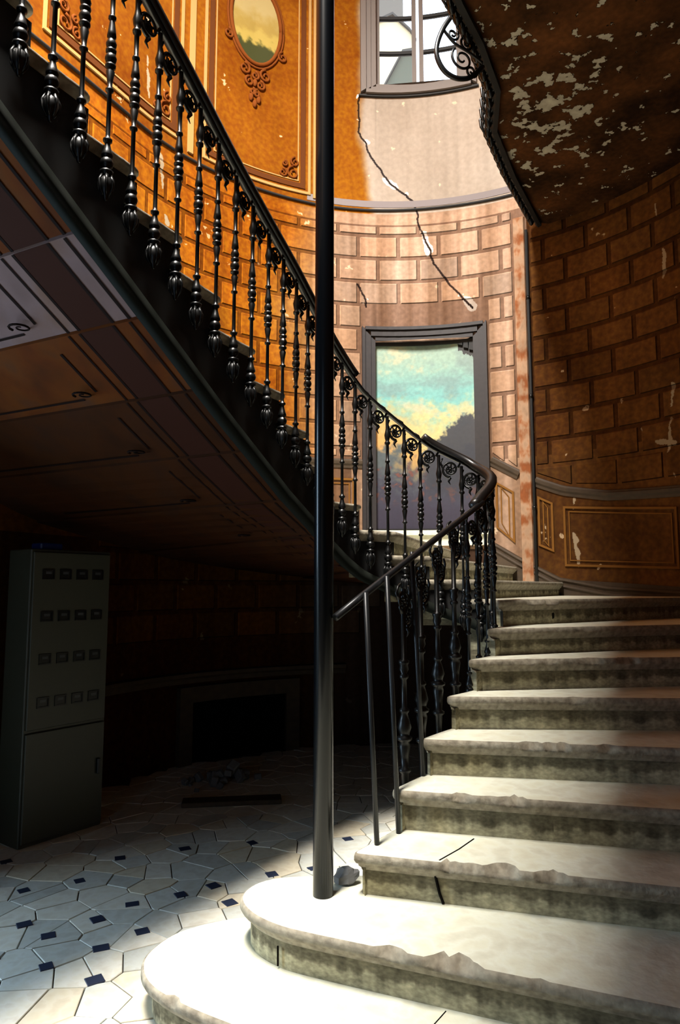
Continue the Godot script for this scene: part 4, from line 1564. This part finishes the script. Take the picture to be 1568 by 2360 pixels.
func rosette_mesh() -> ArrayMesh:
	# a scrolled flower hung under the rail, lying in the plane x-y
	var st := begin(false)
	var pts := []
	for i in 30:
		var a := -PI / 2 + i * 0.30
		var r := 0.055 * (1.0 - i / 52.0)
		pts.append(Vector3(cos(a) * r, sin(a) * r, 0))
	tube(st, pts, 0.010, 0.006, 6)
	for k in 7:
		var a := TAU * k / 7
		var d := Vector3(cos(a), sin(a), 0)
		tube(st, [d * 0.010, d * 0.026 + Vector3(0, 0, 0.008), d * 0.038], 0.009, 0.004, 5)
	ball(st, Vector3(0, 0, 0.006), Vector3(0.013, 0.013, 0.013))
	# leaves at the foot and the ties to the rail and post
	tube(st, [Vector3(0.0, -0.055, 0), Vector3(0.012, -0.082, 0.004), Vector3(0.0, -0.105, 0)], 0.012, 0.002, 6)
	tube(st, [Vector3(-0.05, 0.01, 0), Vector3(-0.066, 0.04, 0), Vector3(-0.05, 0.07, 0), Vector3(-0.02, 0.085, 0)], 0.009, 0.006, 6)
	tube(st, [Vector3(0.05, 0.01, 0), Vector3(0.064, 0.045, 0), Vector3(0.05, 0.075, 0)], 0.009, 0.006, 6)
	return mesh_of(st)

func rail_point(t: float, up: float) -> Vector3:
	return V(I(t) - In(t) * 0.015, slope_h(t) + up)

const RAIL := 0.74
var rail_prof := [Vector2(-0.027, 0.0), Vector2(-0.034, 0.014), Vector2(-0.033, 0.032), Vector2(-0.020, 0.046), Vector2(0.0, 0.050), Vector2(0.020, 0.046), Vector2(0.033, 0.032), Vector2(0.034, 0.014), Vector2(0.027, 0.0)]

func build_railing() -> void:
	var bm := baluster_mesh()
	var rm := rosette_mesh()
	var t := thing("stair_railing", "dark iron stair railing with turned balusters, leaf drops and a worn handrail", "railing")
	# wooden handrail, in the two lengths that are left
	for rg in [[7.75, 11.35], [13.35, 33.0]]:
		var st := begin(false)
		var pts := []
		var x: float = rg[0]
		while x < rg[1] + 0.001:
			pts.append(rail_point(x, RAIL))
			x += 0.125
		sweep(st, pts, rail_prof)
		part("handrail", st, M.rail_wood, t)
	# iron core under it, bare where the wood is gone
	var st := begin(false)
	var core := []
	var x := 7.75
	while x < 33.0:
		core.append(rail_point(x, RAIL - 0.008))
		x += 0.125
	sweep(st, core, [Vector2(-0.018, -0.006), Vector2(-0.018, 0.006), Vector2(0.018, 0.006), Vector2(0.018, -0.006)])
	part("rail_core", st, M.iron, t)
	# plain replacement bar of the lowest flight
	st = begin(false)
	tube(st, [P(-0.02, 1.475, 2.99), P(0.10, 1.565, 3.13), P(0.84, 2.10, 4.06)], 0.017, 0.017, 8)
	part("plain_rail", st, M.iron_grey, t)
	for q in [[0.158, 3.10, 0.51, 1.59], [0.262, 3.24, 0.51, 1.665], [0.405, 3.50, 0.69, 1.79]]:
		st = begin(false)
		tube(st, [P(q[0], q[2], q[1]), P(q[0] - 0.045, q[3] - 0.01, q[1] - 0.02)], 0.0115, 0.0115, 8)
		part("plain_baluster", st, M.iron_grey, t)
	# long cast posts of the lower flight
	for q in [[4.72, -0.50], [5.35, -0.50], [6.0, -0.45], [6.75, -0.42]]:
		var p := I(q[0]) - In(q[0]) * 0.03
		var h := slope_h(q[0])
		st = begin(false)
		lathe(st, [Vector2(0.0, -0.62), Vector2(0.013, -0.61), Vector2(0.013, -0.30), Vector2(0.015, -0.18), Vector2(0.019, -0.10), Vector2(0.030, -0.09), Vector2(0.031, -0.078), Vector2(0.018, -0.07), Vector2(0.021, -0.02), Vector2(0.029, 0.03), Vector2(0.024, 0.05), Vector2(0.036, 0.056), Vector2(0.038, 0.07), Vector2(0.024, 0.078), Vector2(0.026, 0.09), Vector2(0.035, 0.115), Vector2(0.026, 0.15), Vector2(0.017, 0.18), Vector2(0.024, 0.19), Vector2(0.024, 0.20), Vector2(0.014, 0.21), Vector2(0.013, 0.34), Vector2(0.022, 0.35), Vector2(0.022, 0.362), Vector2(0.014, 0.37), Vector2(0.024, 0.39), Vector2(0.02, 0.41), Vector2(0.026, 0.42), Vector2(0.026, 0.432), Vector2(0.013, 0.44), Vector2(0.013, 0.78)], V(p, h), 10)
		part("newel_baluster", st, M.iron, t)
		var f := I(q[0] + 0.1) - I(q[0])
		part_mesh("rosette", rm, M.iron, t, V(p + f * 1.2, h + RAIL - 0.09), atan2(f.y, f.x))
		part_mesh("rosette", rm, M.iron, t, V(p, h + RAIL - 0.02), atan2(f.y, f.x))
	# the cast balusters, two to a step
	var k := 0
	var b := 7.28
	while b < 32.0:
		var p := I(b) - In(b) * 0.012
		var h := slope_h(b)
		part_mesh("baluster", bm, M.iron, t, V(p, h), b * 0.7)
		var m := b + 0.25
		var f := (I(m + 0.05) - I(m - 0.05)).normalized()
		part_mesh("rosette", rm, M.iron, t, V(I(m) - In(m) * 0.012, slope_h(m) + RAIL - 0.088), atan2(f.y, f.x))
		b += 0.5
		k += 1

func build_landing_railing() -> void:
	var bm := baluster_mesh()
	var t := thing("landing_railing", "iron railing of the upper landing, leaf drops hanging along its slab edge", "railing")
	var path := resample([landing_edge[0], landing_edge[1], landing_edge[2], landing_edge[3], landing_edge[4], landing_edge[5], plan_at(-5.8, 0.444)], 0.125)
	var rail := []
	for i in path.size():
		var f: Vector2 = (path[mini(i + 1, path.size() - 1)] - path[maxi(i - 1, 0)]).normalized()
		var o := Vector2(f.y, -f.x) * 0.055   # out over the well
		if o.dot(LAT) > 0.0:
			o = -o
		var q: Vector2 = path[i] + o
		rail.append(V(q, 5.62 + 0.80))
		if i > 0:
			part_mesh("baluster", bm, M.iron, t, V(q, 5.68), i * 1.1)
			var st := begin(false)
			leaf_bulb(st, V(q, 5.40), 0.055, 0.18)
			lathe(st, [Vector2(0.0, -0.13), Vector2(0.02, -0.115), Vector2(0.034, -0.08), Vector2(0.03, -0.03), Vector2(0.016, 0.0), Vector2(0.03, 0.02), Vector2(0.034, 0.05), Vector2(0.02, 0.08), Vector2(0.0, 0.09)], V(q, 5.40), 8)
			part("leaf_drop", st, M.iron, t)
	var st2 := begin(false)
	sweep(st2, rail, rail_prof)
	part("handrail", st2, M.rail_wood, t)
	# scrolled bracket standing out over the well
	var br := thing("scroll_bracket", "drop-shaped wrought iron scroll bracket standing out in front of the high window", "bracket")
	var c := Vector2(0.645, 4.28)
	var ux := Vector2(0.93, 0.36)
	var hh := 5.19
	st2 = begin(false)
	var drop := [Vector2(0.18, 0.36), Vector2(0.12, 0.27), Vector2(0.06, 0.17), Vector2(0.015, 0.06), Vector2(0.0, -0.03), Vector2(0.02, -0.10), Vector2(0.07, -0.155), Vector2(0.15, -0.175), Vector2(0.24, -0.15), Vector2(0.30, -0.10), Vector2(0.36, -0.03)]
	tube(st2, bracket_pts(c, ux, hh, drop), 0.017, 0.017, 8)
	part("frame", st2, M.iron_grey, br)
	st2 = begin(false)
	for q in [[0.20, -0.02, 0.085, 1.0], [0.13, 0.14, 0.045, -1.0], [0.27, -0.09, 0.05, -1.0], [0.24, 0.10, 0.05, 1.0]]:
		var sp := []
		for i in 24:
			var a: float = i * 0.42 + 2.4
			var r: float = q[2] * (1.0 - i / 28.0)
			sp.append(Vector2(q[0] + q[3] * cos(a) * r, q[1] + sin(a) * r))
		tube(st2, bracket_pts(c, ux, hh, sp), 0.0095, 0.007, 6)
	tube(st2, bracket_pts(c, ux, hh, [Vector2(0.06, 0.15), Vector2(0.14, 0.08), Vector2(0.24, 0.05), Vector2(0.36, 0.0)]), 0.010, 0.010, 6)
	part("scrolls", st2, M.iron_grey, br)

func bracket_pts(c: Vector2, ux: Vector2, h: float, pts: Array) -> Array:
	var sm := smooth2(pts, 0.02)
	var out := []
	for p in sm:
		out.append(V(c + ux * p.x, h + p.y))
	return out

# ------------------------------------------------------------------ pole, pipe, rubble
func build_pole_and_pipes() -> void:
	var pole := thing("iron_pole", "tall dark iron pole standing on the second marble step, running up the open well", "pole", "", P(-0.07, 0.34, 3.02))
	var st := begin(false)
	lathe(st, [Vector2(0.0, 0.0), Vector2(0.0425, 0.0), Vector2(0.0425, 3.0), Vector2(0.0425, 6.0), Vector2(0.0425, 9.2), Vector2(0.0, 9.2)], Vector3.ZERO, 28)
	part("shaft", st, M.pole, pole)
	var cs := thing("pipe_casing", "pale rust-stained upright casing board on the curved wall, right of the painted landscape", "casing")
	st = begin()
	var n := 12
	for i in n:
		var f0 := float(i) / n
		var f1 := float(i + 1) / n
		var h0 := lerpf(1.66, 5.50, f0)
		var h1 := lerpf(1.66, 5.50, f1)
		for e in [[1.335, 0.035, 1.445, 0.035], [1.325, 0.0, 1.335, 0.035], [1.445, 0.035, 1.455, 0.0]]:
			quad(st, WP(e[0], h0, e[1]), WP(e[0], h1, e[1]), WP(e[2], h1, e[3]), WP(e[2], h0, e[3]), Vector2(0.1, 1.0 - f0), Vector2(0.1, 1.0 - f1), Vector2(0.9, 1.0 - f1), Vector2(0.9, 1.0 - f0))
	part("board", st, M.casing, cs)
	var pp := thing("wall_pipe", "thin dark vertical pipe at the right edge of the pale casing board", "pipe")
	st = begin(false)
	tube(st, [WP(1.474, 1.66, 0.03), WP(1.474, 3.5, 0.03), WP(1.472, 5.34, 0.03)], 0.016, 0.016, 10)
	part("tube", st, M.window_dark, pp)
	for h in [2.4, 3.55, 4.6]:
		st = begin(false)
		lathe(st, [Vector2(0.016, -0.02), Vector2(0.022, -0.018), Vector2(0.022, 0.018), Vector2(0.016, 0.02)], WP(1.474, h, 0.03), 10)
		part("clip", st, M.iron, pp)
	# lump of broken stone
	var rb := thing("stone_lump", "grey broken stone lump lying on the second step beside the pole", "stone", "", P(0.035, 0.34, 3.13))
	st = begin()
	var sp := SphereMesh.new()
	sp.radius = 0.05
	sp.height = 0.1
	sp.radial_segments = 9
	sp.rings = 5
	var arr := sp.get_mesh_arrays()
	var vs: PackedVector3Array = arr[Mesh.ARRAY_VERTEX]
	var ix: PackedInt32Array = arr[Mesh.ARRAY_INDEX]
	var gr := noise(FastNoiseLite.TYPE_SIMPLEX_SMOOTH, 14.0, 5, 2)
	for i in ix.size():
		var v := vs[ix[i]]
		v = v * (1.0 + 0.55 * gr.get_noise_3dv(v))
		v = Vector3(v.x * 1.15, maxf(v.y * 0.8 + 0.034, 0.0), v.z * 0.8)
		st.add_vertex(v)
	part("lump", st, M.stone, rb)

# ------------------------------------------------------------------ in the dark under the upper flight
func build_under_stair() -> void:
	var u := Vector2(0.586, 0.81).normalized()
	var nrm := Vector2(0.81, -0.586).normalized()
	var c0 := Vector2(-1.965, 4.42)
	var cb := thing("meter_cabinet", "grey metal cabinet with four rows of small meter windows, under the stair", "cabinet")
	var wdt := 0.59
	var dep := 0.26
	var bx := func(st: SurfaceTool, a: float, b: float, lo: float, hi: float, z0: float, z1: float, ch: float) -> void:
		var m := c0 + u * (a + b) / 2.0 + nrm * (z0 + z1) / 2.0
		box(st, V(m, (lo + hi) / 2.0), Vector3(u.x, 0, -u.y) * (b - a) / 2.0, Vector3(0, (hi - lo) / 2.0, 0), Vector3(nrm.x, 0, -nrm.y) * (z1 - z0) / 2.0, ch)
	var st := begin()
	bx.call(st, 0.0, wdt, 0.012, 1.85, -dep, 0.0, 0.006)
	part("body", st, M.cabinet, cb)
	st = begin()
	bx.call(st, 0.012, wdt - 0.012, 0.715, 1.83, 0.0, 0.018, 0.004)
	var ud := part("door", st, M.cabinet, cb)
	st = begin()
	bx.call(st, 0.012, wdt - 0.012, 0.04, 0.695, 0.0, 0.018, 0.004)
	var ld := part("door", st, M.cabinet, cb)
	for r in 4:
		for q in 4:
			var a := 0.072 + q * 0.122
			var lo: float = [1.655, 1.385, 1.115, 0.845][r]
			st = begin()
			var w := 0.084
			var hh := 0.066
			bx.call(st, a, a + w, lo, lo + 0.008, 0.016, 0.026, 0.0)
			bx.call(st, a, a + w, lo + hh - 0.008, lo + hh, 0.016, 0.026, 0.0)
			bx.call(st, a, a + 0.008, lo + 0.008, lo + hh - 0.008, 0.016, 0.026, 0.0)
			bx.call(st, a + w - 0.008, a + w, lo + 0.008, lo + hh - 0.008, 0.016, 0.026, 0.0)
			put("meter_window_%03d" % (r * 4 + q + 1), mesh_of(st), M.cabinet_dark, ud)
			st = begin()
			bx.call(st, a + 0.008, a + w - 0.008, lo + 0.008, lo + hh - 0.008, 0.016, 0.020, 0.0)
			put("meter_glass_%03d" % (r * 4 + q + 1), mesh_of(st), M.cabinet_dark, ud)
			st = begin()
			bx.call(st, a + 0.022, a + w - 0.022, lo + 0.034, lo + hh - 0.016, 0.019, 0.0215, 0.0)
			put("meter_dial_%03d" % (r * 4 + q + 1), mesh_of(st), M.meter_face, ud)
	st = begin()
	bx.call(st, wdt - 0.07, wdt - 0.045, 0.36, 0.46, 0.016, 0.04, 0.004)
	put("handle", mesh_of(st), M.iron_grey, ld)
	var bt := thing("blue_box", "small blue plastic box lying on top of the meter cabinet", "box")
	st = begin()
	bx.call(st, 0.10, 0.26, 1.85, 1.895, -0.18, -0.06, 0.008)
	part("case", st, M.blue_plastic, bt)
	# ledge on the dark wall
	var pts := []
	var s := -3.4
	while s < -0.5:
		pts.append(WP(s, 0.80, 0.0))
		s += 0.08
	st = begin()
	sweep(st, pts, [Vector2(0.0, -0.07), Vector2(0.02, -0.07), Vector2(0.03, -0.03), Vector2(0.05, -0.01), Vector2(0.05, 0.02), Vector2(0.0, 0.03)])
	structure("trim_5", st, M.moulding, "low dado ledge on the dark wall under the upper flight", "dado rail")
	# framed recess with heaped plaster
	var fr := thing("low_recess", "dark framed fireplace-like recess low in the wall under the stair", "recess")
	st = begin()
	wall_bar(st, -2.32, 0.0, 0.70, -2.18, 0.0, 0.70, 0.06)
	wall_bar(st, -1.16, 0.0, 0.70, -1.02, 0.0, 0.70, 0.06)
	wall_bar(st, -2.18, 0.56, 0.70, -1.16, 0.56, 0.70, 0.06)
	part("surround", st, M.moulding, fr)
	st = begin()
	wall_bar(st, -2.18, 0.0, 0.56, -1.16, 0.0, 0.56, 0.004)
	part("opening", st, M.niche, fr)
	var hp := thing("plaster_rubble", "small heap of pale fallen plaster on the floor before the dark recess", "rubble")
	hp.set_meta("kind", "stuff")
	st = begin()
	var r := RandomNumberGenerator.new()
	r.seed = 5
	for i in 30:
		var c := Vector2(-0.92, 5.9) + Vector2(r.randfn(0, 0.13), r.randfn(0, 0.11))
		var sz := r.randf_range(0.012, 0.05)
		var hgt := 0.012 + maxf(0.0, 0.16 - c.distance_to(Vector2(-0.92, 5.9)) * 0.9) * r.randf()
		var bs := Basis.from_euler(Vector3(r.randf() * 3, r.randf() * 3, r.randf() * 3))
		box(st, V(c, hgt + sz * 0.5), bs.x * sz, bs.y * sz * 0.6, bs.z * sz * 0.8, sz * 0.2)
	part("pieces", st, M.stone, hp)
	var pl := thing("wood_plank", "loose wooden plank lying on the dark floor under the stair", "plank")
	st = begin()
	box(st, P(-0.80, 0.030, 5.35), Vector3(0.36, 0, -0.05), Vector3(0, 0.017, 0), Vector3(0.01, 0, 0.07), 0.004)
	part("board", st, M.moulding, pl)
